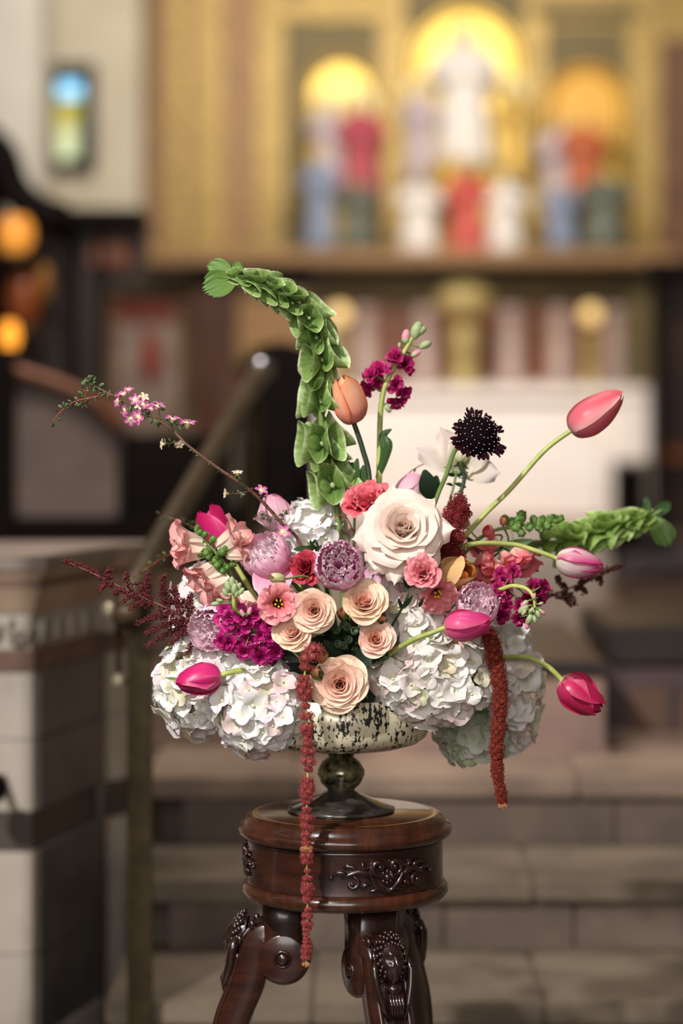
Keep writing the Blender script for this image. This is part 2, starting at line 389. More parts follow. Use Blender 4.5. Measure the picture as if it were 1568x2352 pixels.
# low marble block with its dark top
t = Thing('marble_kneeler', 'low pink marble block with a dark top beyond the steps', 'kneeler', Matrix.Translation(B(980, 1735, 5.5)))
bx('front_slab', 590, 1548, 985, 1738, 5.5, 0.12, M_PINK, t, 0.006); bx('front_slab', 987, 1548, 1390, 1738, 5.5, 0.12, M_PINK, t, 0.006)
bx('base_course', 580, 1716, 1400, 1742, 5.46, 0.2, M_PINK, t, 0.006)
bx('top_slab', 560, 1520, 1400, 1552, 5.47, 1.1, M_DARKM, t, 0.008); bx('body', 600, 1550, 1380, 1738, 5.6, 0.9, M_DARKM, t)
t = Thing('carved_stall_end', 'dark purple brown carved block right of the pink marble block', 'stall', Matrix.Translation(B(1480, 1735, 5.9)))
bx('panel', 1400, 1520, 1700, 1740, 5.9, 0.6, mat('purple_brown_wood', C(100, 80, 78), C(78, 62, 64), .5, scale=8), t, 0.01)
bx('raised_panel', 1440, 1580, 1540, 1700, 5.88, 0.03, M_MARB_R, t, 0.006); bx('raised_panel', 1560, 1580, 1680, 1700, 5.88, 0.03, M_MARB_R, t, 0.006)
bx('cap', 1395, 1440, 1710, 1525, 5.86, 0.7, M_DARKM, t, 0.01)
# pulpit at the left
t = Thing('marble_pulpit', 'grey marble parapet with a moulded cap at the far left', 'parapet', Matrix.Translation((-0.9, 1.25, 0)))
ppoly = [(-1.6, 1.2), (-0.575, 1.2), (-0.482, 1.56), (-0.44, 1.62), (-0.40, 1.72), (-1.6, 1.75)]
def off(poly, k):
    c = Vector((-1.1, 1.65)); out = []
    n = len(poly)
    for i in range(n):
        p0, p1, p2 = Vector(poly[i-1]), Vector(poly[i]), Vector(poly[(i+1) % n])
        e1 = (p1-p0).normalized(); e2 = (p2-p1).normalized(); n1 = Vector((e1.y, -e1.x)); n2 = Vector((e2.y, -e2.x)); bi = (n1+n2).normalized()
        out.append(tuple(p1+bi*(k/max(.4, bi.dot(n1)))))
    return out
def layer(name, z0, z1, k0, m, k1=None, label=None):
    mb = MB(); p0 = off(ppoly, k0); p1 = off(ppoly, k1 if k1 is not None else k0); n = len(p0)
    mb.add([(x, y, z0) for x, y in p0]+[(x, y, z1) for x, y in p1], [tuple(range(n))[::-1], tuple(range(n, 2*n))]+[(i, (i+1) % n, n+(i+1) % n, n+i) for i in range(n)])
    return t.wpart(name, mb, m, label, smooth=False)
zs = [0.0, 0.17, 0.33, 0.492]
layer('plinth', 0, 0.14, 0.012, M_MARB)
for a, b in ((0.14, 0.30), (0.302, 0.492), (0.568, 0.70), (0.702, 0.828)): layer('marble_course', a, b, 0.0, M_MARB)
layer('shadow_band_course', 0.492, 0.568, -0.004, M_MARB_B, label='recessed band coloured dark as a cast shadow')  # a cast shadow put into the colour of this course
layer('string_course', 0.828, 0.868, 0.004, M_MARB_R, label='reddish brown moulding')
layer('frieze', 0.868, 0.938, -0.004, M_MARB)
layer('cap_moulding', 0.938, 0.985, 0.002, M_MARB_W, 0.022); layer('cap_moulding', 0.985, 1.0, 0.020, M_MARB_R); layer('cap_moulding', 1.0, 1.018, 0.022, M_MARB_W, 0.03); layer('cap_slab', 1.018, 1.044, 0.036, mat('dimmed_cap_marble', C(160, 142, 130), C(132, 116, 106), .5, scale=6))  # cap slab coloured darker so its top reads as shaded
M_SIDE_SHADE = mat('side_shade_grey', C(112, 104, 96), C(82, 76, 72), .5, scale=6, detail=8, lo=.3, hi=.7)  # darker slabs added to the side face, shade put into their colour
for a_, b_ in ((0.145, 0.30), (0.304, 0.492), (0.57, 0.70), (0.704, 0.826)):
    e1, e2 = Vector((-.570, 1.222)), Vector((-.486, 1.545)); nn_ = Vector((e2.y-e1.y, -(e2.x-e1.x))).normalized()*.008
    q4 = [e1, e1+nn_, e2+nn_, e2]; t.wpart('side_panel', MB().prism([(v.x, v.y) for v in (e1, e1+nn_, e2+nn_, e2)], a_, b_), M_SIDE_SHADE, smooth=False)  # slabs added to carry the side face's shade
for i in range(9):     # carved leaves of the frieze
    x = -0.60-0.06*i
    mb = MB()
    for s in (-1, 1): mb.tube([(x+s*.004, 1.196, .876), (x+s*.018, 1.186, .90), (x+s*.022, 1.186, .92), (x+s*.010, 1.19, .93)], [.005, .007, .006, .004], 6)
    mb.ball((x, 1.19, .905), .010, 8, 6); t.wpart('carved_leaf', mb, M_MARB)
for i in range(5):
    f = (i+.5)/5; x, y = lerp(-.575, -.482, f), lerp(1.2, 1.56, f); mb = MB()
    mb.ball((x+.004, y, .903), .02, 8, 6, (.5, 1, 1)); mb.tube([(x+.004, y-.03, .88), (x+.008, y-.01, .92), (x+.004, y+.03, .90)], .005, 6); t.wpart('carved_leaf', mb, M_MARB)
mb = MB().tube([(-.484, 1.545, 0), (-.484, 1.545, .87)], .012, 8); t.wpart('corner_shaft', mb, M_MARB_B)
kb = Thing('brass_knob', 'dark round knob at the left edge before the lit marble', 'knob', Matrix.Translation(B(-14, 1810, 4.38)))
kb.part('knob', MB().lathe([(0.0005, -.026), (.012, -.025), (.022, -.012), (.025, 0), (.022, .012), (.012, .025), (.0005, .026)], 20).mesh('knob', M_WOODB)); kb.part('rod', MB().tube([(0, 0.02, 0), (0, .13, 0)], .008, 8).mesh('rod', M_BRASS))
# handrail
M_GLEAM = mat('gleam_stud', C(250, 240, 205), None, 0.3, 0.45)  # pale colour stands in for gleams on the brass
t = Thing('stair_handrail', 'brass stair handrail with its square post beside the marble parapet', 'handrail', Matrix.Translation((-.355, .95, .13)))
a, b = B(318, 1330, 4.25), B(600, 850, 5.75); dirv = (b-a).normalized()
t.wpart('rail', MB().tube(spline([a-dirv*.12+Vector((0, 0, -.03)), a, a.lerp(b, .5), b], 20), 0.024, 12), mat('rail_brass', C(98, 80, 58), C(78, 64, 46), .45, .4, scale=20))
t.wpart('rail_end', MB().ball(b, 0.032, 14, 10), mat('rail_highlight', C(170, 170, 176), None, .2, .9), 'rail end coloured pale for a highlight')  # pale grey end stands in for a highlight on the rail
px_ = B(322, 0, 4.25).x
t.wpart('post', MB().box(px_-.021, px_+.021, .93, .972, .13, 1.02), M_BRASS, smooth=False)
t.wpart('base_plate', MB().lathe([(0.0005, .132), (.05, .132), (.05, .14), (.03, .15), (.028, .17), (.0005, .17)], 24, Matrix.Translation((px_, .951, 0))), M_BRASS)
t.wpart('second_post', MB().tube([b-dirv*.12, Vector((b.x-.02, b.y-.12, .54))], .016, 10), M_BRASS)
for y, xx in ((1400, (250, 266, 284)), (1562, (272,))):
    for x in xx: t.wpart('stud', MB().ball(B(x, y, 4.24), .012, 14, 10), M_GLEAM, 'round stud coloured pale for a gleam')  # pale balls stand in for gleams on the brass
t.wpart('bracket', MB().tube([B(250, 1404, 4.25), B(322, 1404, 4.25)], .007, 8).tube([B(272, 1404, 4.25), B(272, 1562, 4.25), B(322, 1575, 4.25)], .006, 8), M_BRASS)
# altar
t = Thing('altar', 'white altar block draped in linen before the gilded reredos', 'altar', Matrix.Translation(B(1060, 1200, 17.6)))
bx('altar_body', 660, 915, 1405, 1203, 17.6, .72, M_LINEN, t); bx('altar_front', 700, 930, 1385, 1190, 17.56, .05, M_LINEN, t, .01)
bx('altar_table', 630, 888, 1492, 918, 17.5, .82, M_LINEN, t, .01); bx('linen_fall', 1404, 900, 1494, 1062, 17.52, .78, M_LINEN, t, .02, label='hanging end of the altar cloth'); bx('linen_fall', 628, 900, 690, 1062, 17.52, .78, M_LINEN, t, .02, label='hanging end of the altar cloth')
bx('altar_step', 560, 1203, 1440, 1240, 17.3, 1.6, M_PINK, t, .02)
# reredos
t = Thing('reredos', 'tall gilded carved reredos filling the wall behind the altar', 'altarpiece', Matrix.Translation(B(900, 600, 19)))
bx('back_panel', 318, -500, 1640, 590, 19.0, .3, M_GOLD, t)
bx('side_panel', 322, -400, 600, 560, 18.97, .05, M_GOLD_D, t)
for x0, x1, m in ((388, 430, M_GOLD), (448, 512, M_GOLD), (590, 652, M_GOLD), (652, 700, M_GOLD_O)): bx('pilaster', x0, -400, x1, 575, 18.93, .1, m, t)
for x0, x1 in ((868, 930), (1205, 1255), (1440, 1516)): bx('pilaster', x0, -400, x1, 580, 18.9, .12, M_GOLD, t, .01)
for x0, x1, y in ((700, 868, 50), (1255, 1440, 60)): bx('dark_spandrel', x0, y, x1, 190, 18.95, .06, M_GOLD_O, t)
bx('dark_spandrel', 930, -300, 1205, 60, 18.95, .06, M_GOLD_O, t)
bx('cornice', 640, 0, 930, 46, 18.85, .14, M_GOLD, t, .01); bx('cornice', 1235, 8, 1470, 40, 18.85, .14, M_GOLD_O, t, .01)
bx('end_panel', 1516, 90, 1680, 600, 18.9, .12, M_REDP, t)
def arch(th, x0, x1, ytop, ybot, m, d=18.92, frame_m=None):
    a, c = B(x0, ybot, d), B(x1, ytop, d); w = (c.x-a.x)/2; xc = (a.x+c.x)/2; zs_ = c.z-w; pts = [(a.x, a.z), (c.x, a.z)]
    n = 20
    pts += [(xc+w*math.cos(PI*k/n), zs_+w*math.sin(PI*k/n)*1.05) for k in range(n+1)]
    mb = MB(); nn = len(pts)
    mb.add([(x, a.y, z) for x, z in pts]+[(x, a.y+.05, z) for x, z in pts], [tuple(range(nn)), tuple(range(nn, 2*nn))[::-1]]+[(i, i+nn, (i+1) % nn+nn, (i+1) % nn) for i in range(nn)])
    th.wpart('niche_panel', mb, m, smooth=False)
    th.wpart('arch_moulding', MB().tube([Vector((x, a.y-.01, z)) for x, z in pts[1:]+[pts[0]]], .045, 8), frame_m or M_GOLD, smooth=True)
arch(t, 700, 868, 138, 565, M_GOLD_B); arch(t, 950, 1190, 28, 580, M_GOLD_B, frame_m=M_GOLD_B); arch(t, 1258, 1436, 160, 570, M_GOLD_M, frame_m=M_GOLD_M)
bx('ledge', 318, 572, 1568, 606, 18.05, 1.0, M_GOLD_D, t, .02); bx('ledge_dark_board', 318, 604, 1640, 622, 18.2, .85, M_WOOD, t)  # dark strip under the ledge, built as a board
# figures standing in the niches
def statue(label, x, y0, y1, d, m, w=1.0, halo=False, head=M_ROSEP, lean=0.0, group='robed figures in the reredos niches', arms=True):
    b, tp = B(x, y1, d), B(x, y0, d); H = tp.z-b.z
    th = Thing('robed_statue', label, 'statue', Matrix.Translation(b), group)
    r = H*0.17*w
    V = []
    for zf, rf in ((0, 1.15), (.02, 1.2), (.2, 1.0), (.45, .85), (.58, .8), (.70, .95), (.78, 1.0), (.82, .75), (.845, .38), (.87, .30)):
        V.append([[r*rf*math.cos(2*PI*k/30)*(1+.07*math.cos(9*2*PI*k/30)*(zf < .6))+lean*H*zf, r*rf*.7*math.sin(2*PI*k/30)*(1+.07*math.cos(9*2*PI*k/30)*(zf < .6)), H*zf] for k in range(30)])
    robe = MB().grid(np.array(V), close_u=True)
    if arms:
        for s in (-1, 1): robe.tube([(s*r*.9+lean*H*.76, 0, H*.77), (s*r*1.15+lean*H*.6, -r*.3, H*.6), (s*r*.35+lean*H*.62, -r*.95, H*.62)], [r*.33, r*.34, r*.22], 9)
    th.part('robe', robe.mesh('robe', m))
    th.part('head', MB().ball((lean*H, -r*.05, H*.93), H*.062, 16, 12, (.85, .95, 1.15)).ball((lean*H, -r*.05-H*.06, H*.925), H*.012, 6, 5).mesh('head', head))
    th.part('hair', MB().ball((lean*H, r*.08, H*.942), H*.068, 14, 10, (.9, .85, 1.08)).mesh('hair', M_SGOLD))
    if y1 < 560: th.part('corbel', MB().box(-r*.8, r*.8, -r*.6, 18.93-d, -H*.06, 0).mesh('corbel', M_GOLD, False))
    if halo: th.part('halo', MB().lathe([(0.0005, 0), (H*.15, 0), (H*.16, H*.008), (H*.15, H*.016), (.0005, H*.016)], 30, Matrix.Translation((lean*H, r*.4, H*.94)) @ Matrix.Rotation(PI/2, 4, 'X')).mesh('halo', M_HALO))
    return th
statue('tall white robed figure in the central arch', 1066, 56, 372, 18.66, M_WHITE, 1.08, False, M_WHITE)
statue('small pale figure left of the tall white one with a golden head', 965, 190, 400, 18.7, M_SLAV, .9, True)
statue('small pale figure right of the tall white one with a golden head', 1182, 190, 400, 18.7, M_SGOLD, .9, True)
statue('red robed figure kneeling low in the central arch', 1072, 375, 575, 18.22, M_SRED, 1.15, False)
statue('white robed figure low at the left of the central arch', 962, 400, 575, 18.22, M_WHITE, 1.3, False, M_WHITE)
statue('white robed figure low at the right of the central arch', 1158, 400, 575, 18.22, M_WHITE, 1.2, False, M_WHITE)
statue('gold robed figure below the tall white one', 1030, 345, 470, 18.46, M_SGOLD, 1.5, False)
statue('crimson robed figure in the left arch', 828, 220, 470, 18.72, M_SMAG, 1.0, True)
statue('blue robed figure low in the left arch', 734, 340, 568, 18.25, M_SBLUE, .8)
statue('pale robed figure in the left arch with golden head', 752, 225, 430, 18.75, M_SLAV, 1.0, True)
statue('teal robed figure crouching at the bottom of the left arch', 822, 400, 568, 18.25, M_STEAL, 1.3, False, M_SGOLD)
statue('lavender robed figure in the right arch', 1285, 265, 500, 18.7, M_SLAV, 1.0)
statue('orange robed figure in the middle of the right arch', 1340, 260, 480, 18.5, M_SORNG, 1.1)
statue('teal robed figure at the bottom of the right arch', 1386, 385, 568, 18.18, M_STEAL, 1.5, False, M_SGOLD)
statue('blue robed figure low at the left of the right arch', 1288, 410, 568, 18.18, M_SBLUE, 1.1)
statue('gold robed figure at the right side of the right arch', 1400, 280, 440, 18.72, M_SGOLD, 1.0)
# gradine behind the altar
t = Thing('gradine', 'oak screen with pale columns and gilt frieze behind the altar', 'screen', Matrix.Translation(B(1060, 900, 18.6)))
bx('back_board', 540, 616, 1470, 905, 18.6, .2, M_WOODR, t); bx('frieze', 540, 622, 1460, 690, 18.5, .2, M_GOLD_O, t, .01); bx('lower_rail', 600, 876, 1460, 905, 18.4, .2, M_COLM, t, .01)
for x in (755, 838, 975, 1172, 1285, 1412):
    mb = MB(); a, b = B(x, 885, 18.4), B(x, 706, 18.4); r = 25*18.4/F
    mb.lathe([(0.0005, a.z), (r*1.25, a.z), (r*1.25, a.z+.03), (r, a.z+.05), (r*.92, b.z-.05), (r*1.2, b.z-.02), (r*1.2, b.z), (.0005, b.z)], 20, Matrix.Translation((a.x, a.y, 0))); t.wpart('column', mb, M_COLM)
for x0, x1 in ((440, 535),): bx('gilt_panel', 1440, 622, 1500, 900, 18.45, .2, M_GOLD_O, t)
bx('gilt_panel', 545, 625, 700, 830, 18.45, .12, M_GOLD_D, t)
M_GOLD_T = mat('old_gilt', C(176, 156, 100), C(140, 120, 70), 0.5, 0.2, scale=18)
t = Thing('tabernacle', 'gilt domed tabernacle in the middle of the altar', 'tabernacle', Matrix.Translation(B(1065, 895, 18.1)))
q = lambda y: (B(0, y, 18.1).z-B(0, 895, 18.1).z); u_ = 18.1/F
t.part('body', MB().lathe([(0.0005, 0), (40*u_, 0), (40*u_, q(880)), (30*u_, q(870)), (30*u_, q(800)), (38*u_, q(795)), (.0005, q(795))], 24).mesh('body', M_GOLD_T))
t.part('dome', MB().lathe([(36*u_, q(796)), (38*u_, q(775)), (28*u_, q(752)), (12*u_, q(742)), (.0005, q(740))], 24).mesh('dome', M_GOLD_T))
t.part('canopy', MB().ball((0, 0, q(690)), 66*u_, 20, 14, (1, .6, .62)).mesh('canopy', M_GOLD_T)); t.part('canopy_post', MB().tube([(0, 0, q(742)), (0, 0, q(715))], 8*u_, 8).mesh('canopy_post', M_GOLD))
for x, lab in ((1356, 'tall gilt candlestick with a bright ball at the right of the altar'), (780, 'tall gilt candlestick with a bright ball at the left of the altar')):
    t = Thing('altar_candlestick', lab, 'candlestick', Matrix.Translation(B(x, 896, 17.75)), 'altar candlesticks'); uu_ = 17.75/F
    q = lambda y: B(0, y, 17.75).z-B(0, 896, 17.75).z
    t.part('stick', MB().lathe([(.0005, 0), (32*uu_, 0), (30*uu_, q(886)), (14*uu_, q(872)), (20*uu_, q(840)), (13*uu_, q(815)), (18*uu_, q(790)), (13*uu_, q(765)), (.0005, q(760))], 20).mesh('stick', M_GOLD_T))
    t.part('globe', MB().ball((0, 0, q(722)), 23*uu_, 20, 14).mesh('globe', mat('highlight_globe', C(235, 200, 130), None, .3, emit=C(255, 214, 140), es=0.75)), label='amber globe glowing for a blurred highlight')  # glow stands in for an out-of-focus highlight on the ball
# window and left wall
t = Thing('window_frame_wall', 'x', 'x'); bpy.data.objects.remove(t.o)
w = ob('wall_chancel', None); w['kind'] = 'structure'
def wbox(name, x0, y0, x1, y1, d, dep, m, par): 
    a, b = B(x0, y1, d), B(x1, y0, d); return ob(name, MB().box(a.x, b.x, a.y, a.y+dep, a.z, b.z).mesh(name, m, False), par)
wbox('wall_panel', 92, -500, 103, 480, 18.2, .5, M_PLAST, w); wbox('wall_panel', 203, -500, 322, 480, 18.2, .5, M_PLAST, w); wbox('wall_panel', 103, -500, 203, 162, 18.2, .5, M_PLAST, w); wbox('wall_panel', 103, 380, 203, 480, 18.2, .5, M_PLAST, w)
wbox('wall_pier', -400, -500, 92, 520, 17.4, .9, M_PLASTL, w)
wn = ob('window_1', None); wn['kind'] = 'structure'
GL = {}
def glass(nm, c, s):
    return mat(nm, C(20, 24, 24), None, .2, emit=c, es=s)
wbox('window_frame', 92, 150, 122, 392, 18.1, .2, M_WOODB, wn); wbox('window_frame', 186, 150, 216, 392, 18.1, .2, M_WOODB, wn); wbox('window_frame', 92, 146, 216, 180, 18.1, .2, M_WOODB, wn); wbox('window_frame', 92, 366, 216, 394, 18.1, .2, M_WOODB, wn)
for x0, y0, x1, y1, c, s in ((118, 178, 136, 215, C(20, 30, 34), .2), (136, 178, 186, 224, C(150, 215, 250), 2.2), (118, 226, 186, 262, C(200, 180, 60), .9), (118, 262, 176, 300, C(222, 208, 110), 1.0), (176, 262, 190, 330, C(150, 165, 150), .7), (118, 302, 134, 366, C(180, 160, 70), .6), (134, 300, 176, 366, C(226, 232, 180), 1.25), (176, 330, 190, 368, C(90, 120, 110), .4)):
    wbox('pane', x0, y0, x1-1, y1-1, 18.32, .02, glass('stained_glass', c, s), wn)
# choir woodwork at the left
t = Thing('choir_stall', 'dark oak choir stall with a swept shoulder under the pale wall', 'stall', Matrix.Translation(B(160, 1200, 10)))
bx('back', -60, 520, 236, 1240, 10.2, .2, M_WOOD, t); bx('upper_panel', 236, 520, 330, 640, 10.2, .2, M_WOOD, t); bx('cornice', 90, 478, 330, 524, 10.0, .4, M_WOODB, t, .02)
pts = [B(-60, 300, 9.9), B(0, 350, 9.9), B(30, 430, 9.9), B(80, 480, 9.9), B(150, 505, 9.9)]
t.wpart('swept_shoulder', MB().tube(spline(pts, 16), [.07]*16, 10), M_WOODB); t.wpart('swept_side', MB().tube([B(-50, 380, 10), B(-30, 560, 10), B(-30, 900, 10)], .09, 10), M_WOODB)
for x0, x1 in ((150, 175), (222, 236)): bx('stile', x0, 524, x1, 1240, 10.1, .12, M_WOODB, t)
bx('stall_panel', 200, 540, 300, 620, 10.12, .08, M_WOODR, t, .02)
t = Thing('oak_column', 'red brown oak column right of the painted banner', 'column', Matrix.Translation(B(485, 1100, 13)))
mb = MB(); a, b = B(485, 1200, 13), B(485, 640, 13); t.wpart('shaft', MB().box(a.x-.1, a.x+.1, a.y, a.y+.2, a.z, b.z), M_WOODR, smooth=False); bx('capital', 430, 606, 720, 650, 12.9, .5, M_WOODB, t, .02); bx('base', 430, 1150, 545, 1200, 12.95, .3, M_WOODB, t, .02)
# painted banner
t = Thing('painted_banner', 'faded banner with an orange red emblem hung by the choir stall', 'banner', Matrix.Translation(B(340, 1000, 12)))
a, b = B(255, 960, 12), B(420, 680, 12); tipz = B(0, 1010, 12).z; xc = (a.x+b.x)/2
poly = [(a.x, b.z), (b.x, b.z), (b.x, a.z), (xc, tipz), (a.x, a.z)]
M_BAN = mat('banner_cloth', C(200, 184, 168), C(160, 132, 122), .8, scale=7, c3=C(186, 164, 148))
mb = MB(); mb.add([(x, a.y, z) for x, z in poly]+[(x, a.y+.02, z) for x, z in poly], [(0, 4, 3, 2, 1), (5, 6, 7, 8, 9)]+[(i, (i+1) % 5, (i+1) % 5+5, i+5) for i in range(5)]); t.wpart('cloth', mb, M_BAN, smooth=False)
t.wpart('upper_field', MB().box(a.x+.03, b.x-.03, a.y-.012, a.y, B(0, 740, 12).z, B(0, 690, 12).z), mat('banner_red', C(156, 84, 64), C(130, 66, 54), .8, scale=9), smooth=False)
c = B(345, 825, 11.98); t.wpart('emblem', MB().ball(c, .06, 14, 10, (.75, .25, 1.3)).tube([c+Vector((0, 0, -.12)), c+Vector((0, 0, .12))], .03, 8), mat('emblem_red', C(200, 74, 44), C(180, 60, 40), .7))
t.wpart('fringe', MB().tube([B(420, 690, 11.98), B(420, 955, 11.98), B(340, 1012, 11.98), B(258, 955, 11.98), B(258, 690, 11.98)], .02, 8), M_GOLD_D); t.wpart('pole', MB().tube([B(240, 678, 11.98), B(435, 678, 11.98)], .02, 8), M_WOOD)
q_ = B(340, 678, 12.06); t.wpart('staff', MB().tube([q_, Vector((q_.x, q_.y, .54))], .02, 8), M_WOOD); t.wpart('staff_foot', MB().lathe([(.0005, .541), (.14, .541), (.14, .57), (.03, .6), (.0005, .6)], 16, Matrix.Translation((q_.x, q_.y, 0))), M_WOOD)
# lamps glowing at the left
def lamp(label, x, y, w, h, d, c, s):
    p = B(x, y, d); u = d/F; th = Thing('sanctuary_lamp', label, 'lamp', Matrix.Translation(p), 'amber lamps by the choir')
    th.part('amber_glass', MB().lathe([(0.0005, -h/2*u), (w*.3*u, -h*.48*u), (w*.5*u, -h*.1*u), (w*.46*u, h*.25*u), (w*.3*u, h*.48*u), (.0005, h/2*u)], 18).mesh('amber_glass', mat('amber_glass', c, None, .3, emit=c, es=s)))
    th.part('holder', MB().lathe([(w*.32*u, -h*.46*u), (w*.5*u, -h*.62*u), (w*.2*u, -h*.75*u), (.0005, -h*.75*u)], 16).mesh('holder', M_BRASS))
    th.part('bracket', MB().tube([(0, 0, -h*.7*u), (0, .1, -h*.95*u), (0, .45, -h*1.0*u)], .014, 8).mesh('bracket', M_WOODB))
lamp('small bright amber lamp at the left edge', 22, 772, 44, 66, 9.4, C(250, 160, 50), 1.6)
lamp('larger dim amber lamp above the small bright one', 36, 540, 84, 90, 9.6, C(230, 150, 60), .75)
lamp('copper lamp glowing dully between the two amber lamps', 55, 690, 80, 130, 9.7, C(130, 66, 30), .16)
lamp('thin gilt lamp beside the choir stall stile', 102, 645, 34, 80, 9.7, C(140, 96, 40), .2)
t = Thing('stone_bench', 'pale stone bench end with a sloping top in the dim choir', 'bench', Matrix.Translation(B(150, 1200, 7.4)))
mb = MB(); pts = [(30, 1190), (268, 1190), (268, 985), (225, 935), (140, 890), (30, 850)]; w_ = [B(x, y, 7.4) for x, y in pts]; n = len(w_)
mb.add([tuple(p) for p in w_]+[(p.x, p.y+.4, p.z) for p in w_], [tuple(range(n)), tuple(range(n, 2*n))[::-1]]+[(i, i+n, (i+1) % n+n, (i+1) % n) for i in range(n)]); t.wpart('end_slab', mb, mat('bench_stone', C(132, 116, 108), C(104, 90, 86), .7, scale=4), smooth=False)
t.wpart('top_rail', MB().tube(spline([B(22, 846, 7.38), B(140, 884, 7.38), B(228, 930, 7.38), B(275, 985, 7.38)], 14), .022, 8), M_WOODR); bx('plinth', 20, 1188, 530, 1300, 7.36, .6, M_WOODB, t)
bx('dark_board', -80, 800, 28, 1260, 7.3, .3, M_WOODB, t); bx('seat_board', 268, 1000, 520, 1200, 7.6, .4, M_WOODB, t)
t = Thing('oak_chair', 'black oak chair with a round-topped back behind the handrail', 'chair', Matrix.Translation(B(640, 1250, 8)))
mb = MB(); a, b = B(556, 1210, 8), B(726, 785, 8); wv = (b.x-a.x)/2; xc = (a.x+b.x)/2; n = 16; pts = [(a.x, a.z), (b.x, a.z)]+[(xc+wv*math.cos(PI*k/n), b.z-wv*.7+wv*.7*math.sin(PI*k/n)) for k in range(n+1)]; nn = len(pts)
mb.add([(x, a.y, z) for x, z in pts]+[(x, a.y+.07, z) for x, z in pts], [tuple(range(nn)), tuple(range(nn, 2*nn))[::-1]]+[(i, i+nn, (i+1) % nn+nn, (i+1) % nn) for i in range(nn)]); t.wpart('backrest', mb, M_WOODB, smooth=False)
zc_ = B(0, 1210, 8).z
t.wpart('seat', MB().box(a.x, b.x, a.y-.4, a.y, zc_+.02, zc_+.08), M_WOODB, smooth=False)
for x in (a.x+.03, b.x-.03):
    for y in (a.y-.37, a.y+.03): t.wpart('leg', MB().box(x-.025, x+.025, y-.025, y+.025, .54, zc_+.03), M_WOODB, smooth=False)
    t.wpart('armrest', MB().tube([(x, a.y, zc_+.3), (x, a.y-.35, zc_+.28), (x, a.y-.37, zc_+.05)], .022, 8), M_WOODB)
# right side woodwork
t = Thing('side_screen', 'dark oak screen right of the altar', 'screen', Matrix.Translation(B(1560, 1200, 16)))
bx('panel', 1496, 620, 1800, 1250, 16, .2, M_WOOD, t); bx('stile', 1500, 620, 1530, 1250, 15.9, .12, M_WOODB, t); bx('cornice', 1486, 596, 1800, 634, 15.8, .4, M_WOODB, t, .02); bx('rail', 1496, 1030, 1800, 1060, 15.9, .1, M_WOODR, t)
t = Thing('side_chair', 'dark low seat in front of the altar linen at the right', 'chair', Matrix.Translation(B(1450, 1300, 12)))
bx('back', 1416, 1075, 1480, 1260, 12, .1, M_WOODB, t, .01); bx('seat', 1400, 1240, 1560, 1266, 11.7, .5, M_WOODB, t, .01); bx('cushion', 1425, 1270, 1640, 1312, 11.6, .5, mat('mauve_cushion', C(120, 108, 112), C(100, 90, 98), .8, scale=8), t, .03, label='mauve grey cushion')
for x in (1405, 1545): bx('leg', x, 1266, x+14, 1318, 11.7, .05, M_WOODB, t)
# ================================================================== COMPOTE AND STAND
M_MERC = None
def mercury():
    m, N, L, b = nt('mercury_glass')
    tc = N.new('ShaderNodeTexCoord'); mp = N.new('ShaderNodeMapping'); mp.inputs['Scale'].default_value = (1, 1, 0.55); L.new(tc.outputs['Object'], mp.inputs[0])
    n1 = N.new('ShaderNodeTexNoise'); n1.inputs['Scale'].default_value = 175; n1.inputs['Detail'].default_value = 4; n1.inputs['Roughness'].default_value = 0.62; L.new(mp.outputs[0], n1.inputs['Vector'])
    n2 = N.new('ShaderNodeTexNoise'); n2.inputs['Scale'].default_value = 22; n2.inputs['Detail'].default_value = 3; L.new(mp.outputs[0], n2.inputs['Vector'])
    ad = N.new('ShaderNodeMath'); ad.operation = 'MULTIPLY_ADD'; ad.inputs[1].default_value = 0.4; L.new(n2.outputs['Fac'], ad.inputs[0]); L.new(n1.outputs['Fac'], ad.inputs[2])
    r = ramp_node(N, [(0.75, (0, 0, 0, 1)), (0.78, (1, 1, 1, 1))]); L.new(ad.outputs[0], r.inputs[0])
    mx = N.new('ShaderNodeMix'); mx.data_type = 'RGBA'; L.new(r.outputs[0], mx.inputs[0]); mx.inputs[6].default_value = C(238, 228, 196); mx.inputs[7].default_value = C(22, 28, 26)
    L.new(mx.outputs[2], b.inputs['Base Color'])
    mt = N.new('ShaderNodeMapRange'); mt.inputs['To Min'].default_value = 0.35; mt.inputs['To Max'].default_value = 0.1; L.new(r.outputs[0], mt.inputs['Value']); L.new(mt.outputs[0], b.inputs['Metallic'])
    b.inputs['Roughness'].default_value = 0.34; b.inputs['Coat Weight'].default_value = 0.8; b.inputs['Coat Roughness'].default_value = 0.06
    return m
M_MERC = mercury()
M_MERC_D = mat('mercury_stem', C(150, 142, 108), C(40, 42, 36), 0.22, 0.55, scale=90, coat=0.6, lo=0.4, hi=0.62, c3=C(104, 98, 70))
M_FOOTG = mat('smoked_foot', C(96, 88, 80), C(38, 38, 40), 0.16, 0.45, scale=30, stretch=(1, 1, 3), coat=0.8)
s0 = S(0)
cx = P(783, 0).x; zt = P(0, 1862).z                # axis and stand-top height
comp = Thing('compote_vase', 'speckled mercury glass pedestal bowl on the round stand top', 'vase', Matrix.Translation((cx, 0, zt)))
def zz(y): return (HC-(y-HZ)*s0)-zt
R_b = 0.122
zb, zr = zz(1712), zz(1592)
prof = [(0.018, zb-0.004), (0.05, zb-0.003), (0.085, zb), (0.106, zb+0.006), (0.116, zb+0.014), (0.1205, zb+0.024), (R_b, zb+0.04), (R_b+0.001, zr), (R_b-0.002, zr+0.001), (R_b-0.004, zr-0.002), (R_b-0.004, zb+0.03), (0.10, zb+0.012), (0.001, zb+0.008)]
comp.part('bowl', MB().lathe(prof, 72).mesh('bowl', M_MERC))
